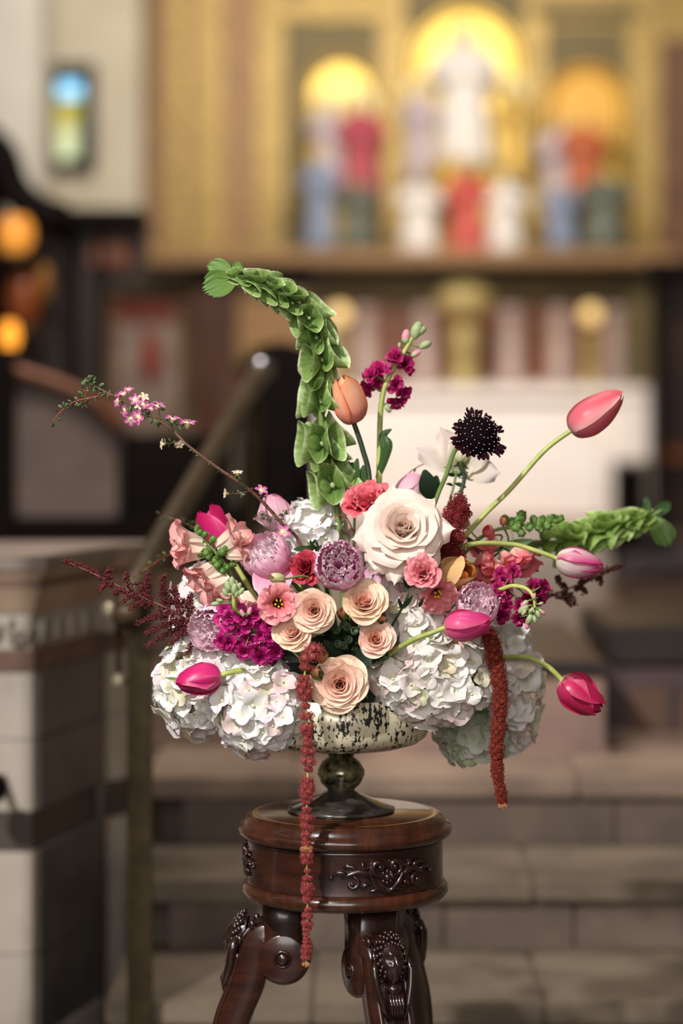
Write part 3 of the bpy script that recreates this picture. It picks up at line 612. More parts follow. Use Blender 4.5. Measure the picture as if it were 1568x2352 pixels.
prof = [(0.0005, zb-0.003), (0.020, zb-0.005), (0.017, zz(1738)), (0.026, zz(1750)), (0.032, zz(1768)), (0.0325, zz(1778)), (0.027, zz(1798)), (0.0185, zz(1812)), (0.0165, zz(1818)), (0.0175, zz(1824)), (0.0155, zz(1828)), (0.02, zz(1834)), (0.0005, zz(1834))]
comp.part('stem', MB().lathe(prof, 40).mesh('stem', M_MERC_D), label='dark bronze baluster stem')
prof = [(0.0005, 0.030), (0.019, 0.029), (0.026, 0.0235), (0.04, 0.0175), (0.056, 0.0115), (0.068, 0.0075), (0.0735, 0.0045), (0.0735, 0.0015), (0.0715, 0.0), (0.0005, 0.0)]
comp.part('foot', MB().lathe(prof, 64).mesh('foot', M_FOOTG), label='smoky flared foot')
fo = MB().lathe([(0.0005, zb+0.013), (0.09, zb+0.016), (0.106, zb+0.035), (0.108, zr-0.004), (0.095, zr+0.03), (0.06, zr+0.06), (0.0005, zr+0.07)], 28)
foam = ob('floral_foam', fo.mesh('floral_foam', mat('foam_green', C(26, 40, 26), C(36, 54, 34), 0.9, scale=80)), None, Matrix.Translation((cx, 0, zt)))
tag(foam, 'dark green floral foam mound hidden among the stems in the bowl', 'foam')

M_MAHO = mat('mahogany', C(58, 28, 15), C(38, 17, 10), 0.30, scale=14, stretch=(1, 1, 5), coat=0.55, c3=C(48, 21, 14), detail=8)
M_MAHO_T = mat('mahogany_top', C(80, 40, 22), C(48, 23, 13), 0.26, scale=10, stretch=(6, 1, 1), coat=0.6, c3=C(62, 30, 17), detail=8)
M_MAHO_D = mat('mahogany_carved', C(46, 20, 15), C(24, 10, 8), 0.26, scale=50, coat=0.7)
sx = P(792, 0).x
stand = Thing('plant_stand', 'round carved mahogany plant stand on three scrolled legs', 'plant stand', Matrix.Translation((sx, 0, 0)))
zT = zt
top = [(0.0005, zT), (0.118, zT), (0.1205, zT-0.0015), (0.1225, zT-0.001), (0.128, zT-0.002), (0.134, zT-0.006), (0.1375, zT-0.0115), (0.139, zT-0.0165), (0.1445, zT-0.0175), (0.146, zT-0.022), (0.1455, zT-0.0265), (0.1425, zT-0.0305), (0.137, zT-0.033), (0.0005, zT-0.034)]
stand.part('tabletop', MB().lathe(top, 96).mesh('tabletop', M_MAHO_T))
zd0, zd1 = zT-0.034, zT-0.094
stand.part('drum', MB().lathe([(0.0005, zd0), (0.1345, zd0+0.0005), (0.1335, zd0-0.004), (0.1335, zd1+0.003), (0.1345, zd1), (0.0005, zd1)], 96).mesh('drum', M_MAHO))
ring = [(0.0005, zd1+0.001), (0.134, zd1+0.001), (0.1375, zd1-0.001), (0.1405, zd1-0.006), (0.141, zd1-0.011), (0.139, zd1-0.016), (0.134, zd1-0.0195), (0.125, zd1-0.0205), (0.0005, zd1-0.0205)]
stand.part('moulding', MB().lathe(ring, 96).mesh('moulding', M_MAHO_T))
# carved ornament wrapped round the drum, one over every leg
def on_drum(a0, x, z, out=0.0):
    r = 0.1335+out; a = a0+x/0.1335
    return Vector((r*math.sin(a), -r*math.cos(a), z))
def scroll(cx_, cz, r0, r1, a0, a1, n=18):
    return [(cx_+lerp(r0, r1, i/(n-1))*math.cos(lerp(a0, a1, i/(n-1))), cz+lerp(r0, r1, i/(n-1))*math.sin(lerp(a0, a1, i/(n-1)))) for i in range(n)]
zc = (zd0+zd1)/2
def ornament(ang, lab=None):
    mb = MB()
    def strand(pts, r, out=0.002):
        n = len(pts)
        mb.tube([on_drum(ang, x, zc+z, out) for x, z in pts], [r*(0.45+0.75*math.sin(PI*min(1, (i+1)/n))) for i in range(n)], 7)
    for s in (-1, 1):
        f = lambda L_: [(s*x, z) for x, z in L_]
        strand(f(scroll(0.011, 0.010, 0.012, 0.003, -2.2, 4.6)), 0.0034, 0.003)
        strand(f([(0.001, -0.022), (0.008, -0.019), (0.017, -0.011), (0.023, 0.0), (0.022, 0.012), (0.016, 0.020)]), 0.0034)
        strand(f([(0.020, -0.004), (0.030, 0.004), (0.040, 0.006), (0.052, 0.001), (0.062, -0.002)]), 0.0038)
        strand(f(scroll(0.047, -0.010, 0.010, 0.003, 1.6, 6.8)), 0.0030)
        strand(f([(0.040, 0.006), (0.045, 0.012), (0.053, 0.013), (0.059, 0.010)]), 0.0028)
        strand(f([(0.052, 0.001), (0.060, 0.005), (0.068, 0.004), (0.074, -0.002)]), 0.0026)
        strand(f([(0.024, -0.010), (0.031, -0.013), (0.036, -0.018)]), 0.003)
        strand(f([(0.010, -0.016), (0.018, -0.020), (0.026, -0.021)]), 0.0026)
        strand(f(scroll(0.030, 0.014, 0.006, 0.002, 3.4, 8.2, 12)), 0.0024)
        mb.ball(on_drum(ang, s*0.0105, zc+0.0105, 0.004), 0.0034, 8, 6); mb.ball(on_drum(ang, s*0.047, zc-0.0105, 0.003), 0.0034, 8, 6); mb.ball(on_drum(ang, s*0.074, zc-0.002, 0.003), 0.003, 8, 6)
    mb.ball(on_drum(ang, 0, zc-0.003, 0.003), 0.0055, 10, 7)
    for k in range(8): mb.ball(on_drum(ang, 0.0075*math.cos(k*PI/4), zc-0.003+0.0075*math.sin(k*PI/4), 0.002), 0.0032, 7, 5)
    for k in range(-1, 2): mb.ball(on_drum(ang, k*0.004, zc-0.022, 0.002), 0.003, 7, 5)
    stand.part('carved_ornament', mb.mesh('carved_ornament', M_MAHO_D))
LEGS = [math.radians(a) for a in (24, -96, 144)]
for a in LEGS: ornament(a)
# legs
def px_r(x): return (792-x)*s0
def px_z(y): return HC-(y-HZ)*s0
path = [(158, 2146), (184, 2151), (203, 2178), (212, 2220), (226, 2270), (256, 2345), (272, 2440), (266, 2580), (244, 2740), (226, 2880), (232, 2990), (262, 3070), (306, 3112)]
wid = [60, 66, 70, 72, 74, 72, 66, 58, 52, 46, 44, 46, 40]
pz = [Vector((x*s0, 0, px_z(y))) for x, y in path]
def swept(pts, widths, T, chamf=0.18):
    mb = MB(); rings = []
    for i, p in enumerate(pts):
        t = (pts[min(i+1, len(pts)-1)]-pts[max(0, i-1)]).normalized(); n = Vector((-t.z, 0, t.x)); w = widths[i]/2; h = T/2 if not hasattr(T, '__len__') else T[i]/2
        c = chamf*min(w, h)*1.2; pr = [(w, -h+c), (w, h-c), (w-c, h), (-w+c, h), (-w, h-c), (-w, -h+c), (-w+c, -h), (w-c, -h)]
        rings.append([list(p+n*a+Vector((0, b, 0))) for a, b in pr])
    mb.grid(np.array(rings), close_u=True); k = len(rings)
    mb.f.append(tuple(range(8))[::-1]); mb.f.append(tuple((k-1)*8+i for i in range(8)))
    return mb
def mask_mesh():
    """carved bearded face: a head with brow, eyes, nose, mouth, curls and a pleated collar"""
    mb = MB(); nu, nv = 36, 36; V = []
    def g(a, b, s): return math.exp(-(a*a+b*b)/(2*s*s))
    for j in range(nv+1):
        th = PI*j/nv; row = []
        for i in range(nu+1):
            ph = PI*(i/nu-0.5)
            x = math.sin(ph)*math.sin(th); z = math.cos(th); d = math.cos(ph)*math.sin(th)
            X, Z = x*0.78*(1-0.28*max(0, -z)), z
            h = d*0.72
            h += 0.26*math.exp(-(X/0.10)**2)*math.exp(-((Z+0.08)/0.20)**2)*(0.55-0.9*(Z+0.08)) + 0.10*math.exp(-(X/0.13)**2)*math.exp(-((Z+0.22)/0.08)**2)     # nose
            h += 0.12*(g(X-0.26, Z-0.22, 0.11)+g(X+0.26, Z-0.22, 0.11))+0.06*g(X, Z-.3, .2)      # brow
            h -= 0.16*(g(X-0.25, Z-0.06, 0.10)+g(X+0.25, Z-0.06, 0.10)); h += 0.11*(g(X-0.25, Z-0.05, 0.05)+g(X+0.25, Z-0.05, 0.05))
            h += 0.07*(g(X-0.32, Z+0.18, 0.13)+g(X+0.32, Z+0.18, 0.13))
            h += 0.09*math.exp(-(X/0.17)**2)*(math.exp(-((Z+0.42)/0.045)**2)+math.exp(-((Z+0.53)/0.05)**2)) - 0.10*math.exp(-(X/0.18)**2)*math.exp(-((Z+0.475)/0.025)**2)
            h += 0.13*g(X, Z+0.76, 0.14)
            row.append([h, X, Z])
        V.append(row)
    mb.grid(np.array(V))
    for k in range(44):
        a = lerp(-0.3*PI, 1.3*PI, k/43); r = 0.76+0.11*(k % 3)
        mb.ball((0.42-0.10*(k % 3), math.cos(a)*r*0.88, 0.14+math.sin(a)*r), 0.115, 7, 5)
    for k in range(-3, 4): mb.ball((0.52-0.03*abs(k), k*0.17, 0.70-0.05*abs(k)), 0.10, 7, 5)
    for s in (-1, 1):
        mb.tube([(0.25, s*0.85, 0.1), (0.30, s*0.98, -0.4), (0.26, s*0.9, -1.0), (0.30, s*0.66, -1.7), (0.22, s*0.4, -2.3)], [0.16, 0.2, 0.2, 0.17, 0.08], 8)
    for k in range(-2, 3): mb.tube([(0.36, k*0.16, -1.28), (0.46, k*0.15, -1.75), (0.32, k*0.12, -2.25)], [0.12, 0.11, 0.05], 7)
    mb.ball((0.30, 0, -1.1), 0.34, 12, 8, (0.8, 1.2, 0.7))
    return mb.mesh('carved_mask', M_MAHO_D)
MASK = mask_mesh()
T_leg = 0.052
spz = spline(pz, 46); wsp = np.interp(np.linspace(0, len(wid)-1, 46), range(len(wid)), wid)*s0
leg_me = swept(spz, wsp, [T_leg*(1.0 if i < 12 else lerp(1, .72, (i-12)/34)) for i in range(46)]).mesh('leg', M_MAHO, True)
post = [Vector((0.083, 0, zd1-0.018)), Vector((0.0835, 0, zd1-0.06)), Vector((0.083, 0, px_z(2200))), Vector((0.080, 0, px_z(2230)))]
post_me = swept(post, [0.058, 0.052, 0.05, 0.045], 0.056, 0.12).mesh('post', M_MAHO)
sc_c = Vector((138*s0, 0, px_z(2196)))
vol = MB().lathe([(0.0005, -T_leg/2-.003), (0.030, -T_leg/2-.003), (0.0335, -T_leg/2-.001), (0.0365, -T_leg/2+.003), (0.0365, T_leg/2-.003), (0.0335, T_leg/2+.001), (0.030, T_leg/2+.003), (0.0005, T_leg/2+.003)], 40, Matrix.Translation(sc_c) @ Matrix.Rotation(PI/2, 4, 'X'))
arm = swept(spline([Vector((118*s0, 0, px_z(2152))), Vector((142*s0, 0, px_z(2146))), Vector((176*s0, 0, px_z(2152)))], 8), [0.03]*8, T_leg*0.98)
vol_me = vol.mesh('volute', M_MAHO); arm_me = arm.mesh('scroll_arm', M_MAHO)
kns = []
for s in (-1, 1):
    kn = MB()
    kn.lathe([(0.0125, 0), (0.0125, 0.002), (0.010, 0.004), (0.0095, 0.003)], 24, Matrix.Translation(sc_c+Vector((0, s*(T_leg/2+.0025), 0))) @ Matrix.Rotation(-s*PI/2, 4, 'X'))
    kn.ball(sc_c+Vector((0, s*(T_leg/2+.003), 0)), 0.0092, 14, 8, (1, 0.65, 1))
    kns.append(kn.mesh('boss', M_MAHO_D))
lv = MB()
def out_at(i, k=0.0):
    """a point on the leg's outer face, k metres proud of it"""
    q = spz[i]; t = (spz[i+1]-spz[max(0, i-1)]).normalized(); n = Vector((-t.z, 0, t.x))
    if n.x < 0 or (abs(n.x) < 0.3 and n.z < 0): n = -n
    return q+n*(wsp[i]/2+k)
for y, r_, k0, k1 in ((-.019, .0045, 0, 9), (-.010, .0055, 0, 11), (0, .0065, 0, 8), (.010, .0055, 0, 11), (.019, .0045, 0, 9)):
    pts_ = [out_at(i, .002)+Vector((0, y*(1.0+.1*math.sin(i)), 0)) for i in range(k0, k1)]
    lv.tube(pts_, [r_*(0.75+0.4*math.sin(i*1.3)) for i in range(len(pts_))], 8)
for s_ in (-1, 1):
    for i in (1, 4, 7): lv.ball(out_at(i, .004)+Vector((0, s_*.022, 0)), .0055, 9, 7, (1, .8, 1.2))
    c_ = out_at(10, .004)+Vector((0, s_*.017, 0)); lv.tube([c_+Vector((0, .006*math.cos(q)*s_*(1-q/9), .006*math.sin(q)*(1-q/9))) for q in np.linspace(0, 7, 14)], .0022, 6)
eb = MB()
for s_ in (-1, 1): eb.tube([out_at(i, .0005)+Vector((0, s_*(T_leg*(1.0 if i < 12 else lerp(1, .72, (i-12)/34))/2-.005), 0)) for i in range(9, 44)], .0042, 7)
eb_me = eb.mesh('edge_beads', M_MAHO)
lv_me = lv.mesh('acanthus_carving', M_MAHO_D)
foot_me = MB().lathe([(0.0005, 0), (0.022, 0), (0.026, 0.006), (0.026, 0.014), (0.018, 0.024), (0.0005, 0.026)], 24, Matrix.Translation((0.176, 0, 0))).mesh('foot_pad', M_MAHO)
for i, a in enumerate(LEGS):
    Mr = Matrix.Rotation(a-PI/2, 4, 'Z')
    lg = stand.part('leg', leg_me, Mr)
    for nm, me in (('post', post_me), ('volute', vol_me), ('scroll_arm', arm_me), ('boss', kns[0]), ('boss', kns[1]), ('acanthus_carving', lv_me), ('edge_beads', eb_me), ('foot_pad', foot_me)):
        stand.part(nm, me, None, lg)
    q = Vector((234*s0, 0, px_z(2160)))
    stand.part('carved_mask', MASK, Matrix.Translation(q) @ Matrix.Rotation(math.radians(-13), 4, 'Y') @ Matrix.Diagonal((0.034, 0.027, 0.033, 1)), lg)
# ------------------------------------------------------------------ materials of the flowers
M_STEM = mat('stem_green', C(120, 140, 70), C(92, 118, 58), 0.5, scale=40)
M_STEM_Y = mat('stem_yellow_green', C(190, 195, 110), C(150, 165, 80), 0.45, scale=30)
M_STEM_D = mat('stem_dark', C(52, 72, 40), C(40, 55, 35), 0.5, scale=40)
M_TWIG = mat('twig_brown', C(120, 78, 60), C(92, 60, 48), 0.6, scale=60)
M_TWIG_R = mat('twig_red', C(150, 62, 42), C(120, 48, 36), 0.6, scale=60)
M_LEAF = pmat('leaf_green', [(0, C(70, 95, 50)), (1, C(58, 88, 46))], vein=0.2, transl=0.2, rough=0.4)
M_LEAF_D = pmat('leaf_dark', [(0, C(26, 42, 26)), (1, C(30, 50, 30))], vein=0.2, transl=0.1, rough=0.4)
M_LEAF_B = pmat('leaf_bright', [(0, C(120, 150, 70)), (1, C(105, 145, 70))], vein=0.25, transl=0.25, rough=0.45)
M_LEAF_S = mat('leaf_small', C(70, 92, 50), C(96, 120, 70), 0.5, scale=60)
M_BLUSH = pmat('blush_rose_petal', [(0, C(238, 190, 150)), (0.35, C(246, 220, 202)), (0.8, C(250, 234, 222)), (1, C(248, 226, 212))], vein=0.05, transl=0.3, rand=0.04)
M_IVORY = pmat('ivory_rose_petal', [(0, C(210, 215, 160)), (0.3, C(240, 230, 205)), (0.8, C(246, 232, 222)), (1, C(245, 222, 215))], vein=0.06, transl=0.35, rand=0.05)
M_PEACH = pmat('peach_rose_petal', [(0, C(242, 140, 104)), (0.45, C(249, 182, 152)), (0.8, C(251, 206, 184)), (1, C(252, 226, 208))], vein=0.04, transl=0.25, rand=0.06)
M_PEACH_IN = pmat('peach_rose_heart', [(0, C(226, 96, 66)), (0.5, C(242, 138, 108)), (0.85, C(248, 184, 158)), (1, C(252, 214, 194))], vein=0.04, transl=0.25, rand=0.06)
M_PEACH_OUT = pmat('peach_rose_guard', [(0, C(220, 200, 140)), (0.4, C(247, 200, 164)), (1, C(250, 224, 196))], vein=0.12, transl=0.25, rand=0.06)
M_LIS = pmat('lisianthus_pink', [(0, C(245, 190, 170)), (0.3, C(228, 122, 130)), (0.8, C(232, 134, 142)), (1, C(244, 172, 176))], vein=0.14, transl=0.25, rand=0.08)
M_LIS_B = pmat('lisianthus_dark_throat', [(0, C(24, 10, 14)), (0.30, C(46, 14, 22)), (0.42, C(222, 110, 118)), (0.8, C(234, 136, 142)), (1, C(246, 180, 180))], vein=0.12, transl=0.22, rand=0.08)
M_LIS_C = pmat('lisianthus_coral', [(0, C(228, 140, 130)), (0.3, C(214, 74, 92)), (0.8, C(222, 86, 102)), (1, C(236, 130, 138))], vein=0.16, transl=0.25, rand=0.08)
M_LIS_R = pmat('lisianthus_red', [(0, C(120, 20, 34)), (0.5, C(168, 38, 58)), (1, C(196, 66, 82))], vein=0.16, transl=0.2, rand=0.08)
M_FRI = pmat('fringed_pink', [(0, C(220, 130, 172)), (0.5, C(236, 160, 196)), (0.85, C(242, 182, 210)), (1, C(252, 232, 238))], vein=0.12, transl=0.28, rand=0.07)
M_FRI_IN = pmat('fringed_heart', [(0, C(140, 46, 100)), (0.3, C(218, 126, 176)), (0.7, C(240, 182, 214)), (1, C(252, 234, 238))], vein=0.12, transl=0.28, rand=0.08)
M_FRI_P = pmat('fringed_pale', [(0, C(226, 160, 184)), (0.5, C(240, 188, 210)), (1, C(251, 230, 236))], vein=0.10, transl=0.28, rand=0.06)
M_MAG = pmat('tulip_magenta', [(0, C(240, 206, 170)), (0.13, C(212, 56, 122)), (0.6, C(208, 42, 114)), (1, C(198, 32, 100))], edge=C(236, 110, 158), edge_w=0.09, vein=0.06, transl=0.2, rough=0.34)
M_HOT = pmat('tulip_hot_pink', [(0, C(240, 210, 150)), (0.14, C(236, 100, 152)), (0.5, C(232, 78, 144)), (1, C(222, 52, 124))], edge=C(232, 96, 142), edge_w=0.25, vein=0.06, transl=0.22, rough=0.36)
M_DARKT = pmat('tulip_deep_pink', [(0, C(240, 225, 180)), (0.16, C(204, 54, 104)), (0.6, C(196, 38, 90)), (1, C(186, 28, 76))], edge=C(206, 60, 100), edge_w=0.2, vein=0.06, transl=0.2, rough=0.32)
M_COR = pmat('tulip_coral', [(0, C(150, 130, 120)), (0.10, C(200, 120, 130)), (0.3, C(234, 112, 126)), (1, C(232, 100, 112))], edge=C(248, 184, 184), edge_w=0.32, vein=0.06, transl=0.25, rough=0.38)
M_STR = pmat('tulip_striped', [(0, C(246, 240, 205)), (0.35, C(246, 226, 224)), (0.75, C(240, 180, 200)), (1, C(216, 60, 120))], edge=C(214, 50, 130), edge_w=0.36, vein=0.25, transl=0.28, rough=0.38)
M_PCT = pmat('tulip_peach', [(0, C(228, 146, 138)), (0.3, C(243, 160, 136)), (0.75, C(250, 190, 154)), (1, C(247, 168, 120))], edge=C(240, 136, 92), edge_w=0.14, vein=0.06, transl=0.3, rough=0.38)
M_YEL = pmat('tulip_apricot', [(0, C(226, 190, 130)), (0.5, C(236, 190, 126)), (1, C(240, 200, 140))], edge=C(244, 208, 150), edge_w=0.2, vein=0.14, transl=0.3, rough=0.42)
M_YEL_IN = pmat('tulip_amber', [(0, C(150, 70, 26)), (1, C(206, 120, 50))], vein=0.14, transl=0.25, rough=0.42)
M_PALE = pmat('tulip_pale_pink', [(0, C(232, 200, 205)), (0.5, C(240, 206, 216)), (1, C(232, 166, 190))], edge=C(238, 190, 206), edge_w=0.2, vein=0.08, transl=0.3)
M_PNK = pmat('peony_pink', [(0, C(224, 130, 164)), (0.5, C(240, 164, 196)), (1, C(247, 200, 218))], vein=0.12, transl=0.28, rand=0.06)
M_STK = pmat('stock_magenta', [(0, C(110, 8, 60)), (0.5, C(176, 22, 104)), (1, C(200, 40, 132))], vein=0.25, transl=0.22, rand=0.18)
M_STK_D = pmat('stock_crimson', [(0, C(96, 6, 44)), (0.5, C(152, 16, 80)), (1, C(182, 34, 104))], vein=0.25, transl=0.22, rand=0.18)
M_BUDG = mat('bud_green', C(172, 184, 134), C(132, 152, 106), 0.55, scale=90)
M_BUDP = mat('bud_pink', C(226, 168, 170), C(205, 110, 140), 0.55, scale=120)
M_SNP = pmat('snapdragon_peach', [(0, C(253, 244, 220)), (0.45, C(252, 226, 210)), (0.8, C(249, 196, 188)), (1, C(242, 158, 162))], vein=0.10, transl=0.32, rand=0.07)
M_SNC = pmat('snapdragon_coral', [(0, C(250, 226, 200)), (0.3, C(243, 146, 146)), (1, C(237, 118, 130))], vein=0.12, transl=0.28, rand=0.1)
M_BELL = pmat('bell_green', [(0, C(112, 146, 60)), (0.6, C(146, 180, 88)), (0.9, C(168, 198, 104)), (1, C(212, 226, 160))], vein=0.3, transl=0.35, rough=0.42, rand=0.12, vein_scale=16)
M_BELL_L = pmat('bell_lime', [(0, C(92, 128, 56)), (0.6, C(138, 170, 92)), (0.88, C(158, 188, 110)), (1, C(218, 228, 178))], vein=0.3, transl=0.35, rough=0.42, rand=0.12, vein_scale=16)
M_SCAB = pmat('scabiosa_maroon', [(0, C(20, 5, 10)), (1, C(44, 8, 20))], vein=0.2, transl=0.06, rough=0.7, spec=0.08)
M_SCABD = mat('scabiosa_heart', C(12, 5, 9), C(24, 7, 13), 0.75, scale=200, spec=0.06)
M_ANTH = mat('anther_white', C(240, 228, 230), None, 0.6)
M_YANTH = mat('anther_yellow', C(238, 204, 30), C(210, 160, 20), 0.6, scale=200)
M_AST = mat('astilbe_burgundy', C(70, 24, 26), C(110, 40, 46), 0.65, scale=150)
M_ASTB = mat('astilbe_brown', C(60, 28, 24), C(88, 44, 34), 0.65, scale=150)
M_AMA = mat('amaranth_red', C(132, 46, 46), C(180, 92, 86), 0.75, scale=260, c3=C(150, 58, 58))
M_AMAD = mat('amaranth_rust', C(96, 26, 18), C(158, 66, 40), 0.7, scale=260, c3=C(124, 40, 26))
M_AMAT = mat('amaranth_tip', C(196, 160, 110), C(170, 80, 64), 0.7, scale=260)
M_CEL = mat('celosia_burgundy', C(92, 16, 22), C(140, 36, 36), 0.7, scale=200)
M_WAX = pmat('wax_pink', [(0, C(240, 222, 226)), (0.4, C(222, 130, 178)), (1, C(200, 84, 152))], vein=0.1, transl=0.25)
M_WAXC = mat('wax_centre', C(236, 222, 176), C(214, 186, 120), 0.6, scale=200)
M_HYW = hyd_mat('hydrangea_white', [(0.0, C(242, 240, 236)), (0.5, C(247, 245, 242)), (0.72, C(240, 232, 234)), (0.84, C(236, 208, 210)), (0.93, C(230, 232, 200)), (1.0, C(222, 200, 176))])
M_HYC = hyd_mat('hydrangea_cream', [(0.0, C(226, 224, 216)), (0.4, C(238, 232, 226)), (0.6, C(240, 236, 230)), (0.78, C(230, 206, 204)), (0.9, C(214, 222, 178)), (1.0, C(222, 178, 166))])
M_HYG = hyd_mat('hydrangea_green_white', [(0.0, C(214, 218, 196)), (0.4, C(232, 232, 222)), (0.7, C(222, 226, 206)), (1.0, C(190, 206, 156))])
M_HYP = hyd_mat('hydrangea_pink_white', [(0.0, C(226, 190, 206)), (0.4, C(236, 220, 226)), (0.7, C(220, 170, 194)), (1.0, C(228, 222, 214))])
M_HIP = mat('rosebud_orange', C(206, 120, 80), C(226, 150, 104), 0.5, scale=90)

# ------------------------------------------------------------------ flower builders
HEART = P(800, 1600, 0.0)                       # the stems meet inside the bowl
def add_stem(th, base, axis, pts=None, r=0.0026, m=None, rb=None, name='stem', end=None, pull=0.05):
    """stem in world coordinates: from under the flower, through pts, into the bowl"""
    base = Vector(base); ax = Vector(axis).normalized()
    e = Vector(end) if end is not None else HEART + Vector((random.uniform(-.03, .03), random.uniform(-.03, .03), random.uniform(-.03, .01)))
    if pts: path = [base+ax*0.004] + [Vector(p) for p in pts] + [e]
    else: path = [base+ax*0.004, base-ax*pull, (base-ax*pull).lerp(e, 0.55)+Vector((0, 0, -0.005)), e]
    sp = spline(path, 12+8*len(path))
    th.wpart(name, MB().tube(sp, [lerp(r, rb or r*1.15, i/(len(sp)-1)) for i in range(len(sp))], 7), m or M_STEM)
def flower(name, label, cat, pos, axis, roll=0, group=None):
    return Thing(name, label, cat, frame(pos, axis, roll), group)
def sepals(th, R, n=5, m=None, phi=(95, 120, 135), L=None, W=None):
    for k in range(n):
        th.part('sepal', MB().grid(rotz(petal(L or R*0.5, W or R*0.16, phi, R, nu=4, nv=6, tw=0.2, rnd=0.05, b0=0.7), 2*PI*k/n)).mesh('sepal', m or M_LEAF))

def rose_petals(R, n, openness=1.0, inner=0.16, ruffle=0.012, roll=0.10, pw=1.35, crumple=0.012, tw=0.78, rnd=0.16):
    Vs = []
    for i in range(n):
        f = i/(n-1); g = f**pw
        phis = [lerp(42, 86, f), lerp(4, 60*openness, g), lerp(-10, 66*openness, g), lerp(-8, 112*openness, g**0.8), lerp(0, 150*openness, g)]
        L = R*lerp(0.74, 1.12, f); Wd = R*lerp(0.55, 1.42, f**0.8)
        rc0 = R*lerp(inner, 0.85, f)
        V = petal(L*random.uniform(.95, 1.05), Wd, phis, rc0, r0=R*0.01, nu=11, nv=12, b0=0.5, tm=0.6, tw=tw, rnd=rnd,
                  ruffle=R*ruffle*(0.5+f), rn=1.5, roll=roll*f*random.uniform(0.4, 1.3), crumple=R*crumple*f, point=(0.05*f if R > 0.04 else 0.0))
        Vs.append(rotz(V, i*2.399963+random.uniform(-.15, .15)))
    return Vs
def rose(label, px, py, dy, R_px, axis, n, mats, cat='rose', name='rose', openness=1.0, roll=0.10, guards=None, group=None, stem=True, pw=1.35, hfac=0.55, inner=0.16, r=0.0028, stem_pts=None):
    c = P(px, py, dy); R = R_px*S(dy); ax = Vector(axis).normalized()
    pos = c - ax*R*hfac
    th = flower(name, label, cat, pos, ax, random.uniform(0, 6), group)
    Vs = fit(rose_petals(R, n, openness, roll=roll, pw=pw, inner=inner, crumple=0.012 if R_px > 60 else 0.005, ruffle=0.012, tw=0.78 if R_px > 60 else 0.86, rnd=0.16 if R_px > 60 else 0.30), R=R)
    for i, V in enumerate(Vs):
        f = i/(n-1); m = mats[min(len(mats)-1, int(f*len(mats)))]
        th.part('petal', MB().grid(V).mesh('petal', m))
    th.part('calyx', MB().ball((0, 0, -R*0.05), R*0.2, 10, 6, (1, 1, 0.9)).mesh('calyx', M_LEAF))
    sepals(th, R, 5)
    if stem: add_stem(th, pos-ax*R*0.1, ax, stem_pts, r, M_STEM_D)
    return th
def guard_petal(th, dirpx, tip_px, tip_py, dy, base, W, m, bend=0.2):
    """a loose outer petal from the flower's base to a tip seen in the photograph, its edges rolled to a point"""
    tip = P(tip_px, tip_py, dy); b = Vector(base); d = tip-b; L = d.length; d.normalize()
    # petal plane: faces the camera and up
    n = Vector((0, -1, 0.45)); n = (n-d*n.dot(d)).normalized(); s = d.cross(n)
    V = petal(L, W, [78, 82, 92, 100], W*0.9, nu=11, nv=12, b0=0.45, tm=0.5, tw=0.26, rnd=0.08, roll=bend, ruffle=W*0.02, point=0.08)
    M = Matrix(((d.x, s.x, n.x, b.x), (d.y, s.y, n.y, b.y), (d.z, s.z, n.z, b.z), (0, 0, 0, 1)))
    mb = MB().grid(V); mb.v = [tuple(M @ Vector(v)) for v in mb.v]
    th.wpart('petal', mb, m)

def tulip(label, base, tip, w_px, m, cat='tulip', phis_in=(86, 24, -2, -26, -52), phis_out=(88, 30, -4, -24, -44), dyb=0.0, dyt=0.0, tipopen=0, stem_pts=None, stem_m=None, sr=0.0032, roll=None, mats_in=None, fringe=0.0, point=0.06, end=None, name='tulip', group=None, pets=(3, 3), stem=True):
    b = P(base[0], base[1], dyb); t = P(tip[0], tip[1], dyt); ax = t-b; H = ax.length; R = w_px*S((dyb+dyt)/2)/2
    th = flower(name, label, cat, b, ax, random.uniform(0, 6) if roll is None else roll, group)
    Vi, Vo = [], []
    for k in range(pets[0]):
        ph = list(phis_in); ph[-1] += tipopen; ph[-2] += tipopen*0.6
        Vi.append(rotz(petal(H, R*1.6, ph, R*0.95, imb=R*0.1, nu=14, nv=16, b0=0.3, tm=0.46, tw=0.28, rnd=0.07, fringe=fringe, point=point, ruffle=R*0.012, rn=1.5), 2*PI*k/pets[0]+0.5+random.uniform(-.08, .08)))
    for k in range(pets[1]):
        ph = list(phis_out); ph[-1] += tipopen*1.2; ph[-2] += tipopen*0.7
        Vo.append(rotz(petal(H*random.uniform(.93, 1.04), R*2.55, ph, R*1.03, r0=R*0.05, imb=R*0.15, nu=18, nv=16, b0=0.34, tm=0.44, tw=0.26, rnd=0.07, roll=0.012, fringe=fringe, point=point, ruffle=R*0.018, rn=1.3), 2*PI*(k+0.5)/pets[1]+0.5+random.uniform(-.08, .08)))
    F_ = fit(Vi+Vo, R=R*1.03, H=H)
    for i, V in enumerate(F_):
        if i < pets[0]: V = V*np.array([0.86, 0.86, 0.99])
        mm = (mats_in or m) if i < pets[0] else m
        th.part('petal', MB().grid(V).mesh('petal', mm))
    if stem: add_stem(th, b, ax, stem_pts, sr, stem_m or M_STEM_Y, end=end)
    return th

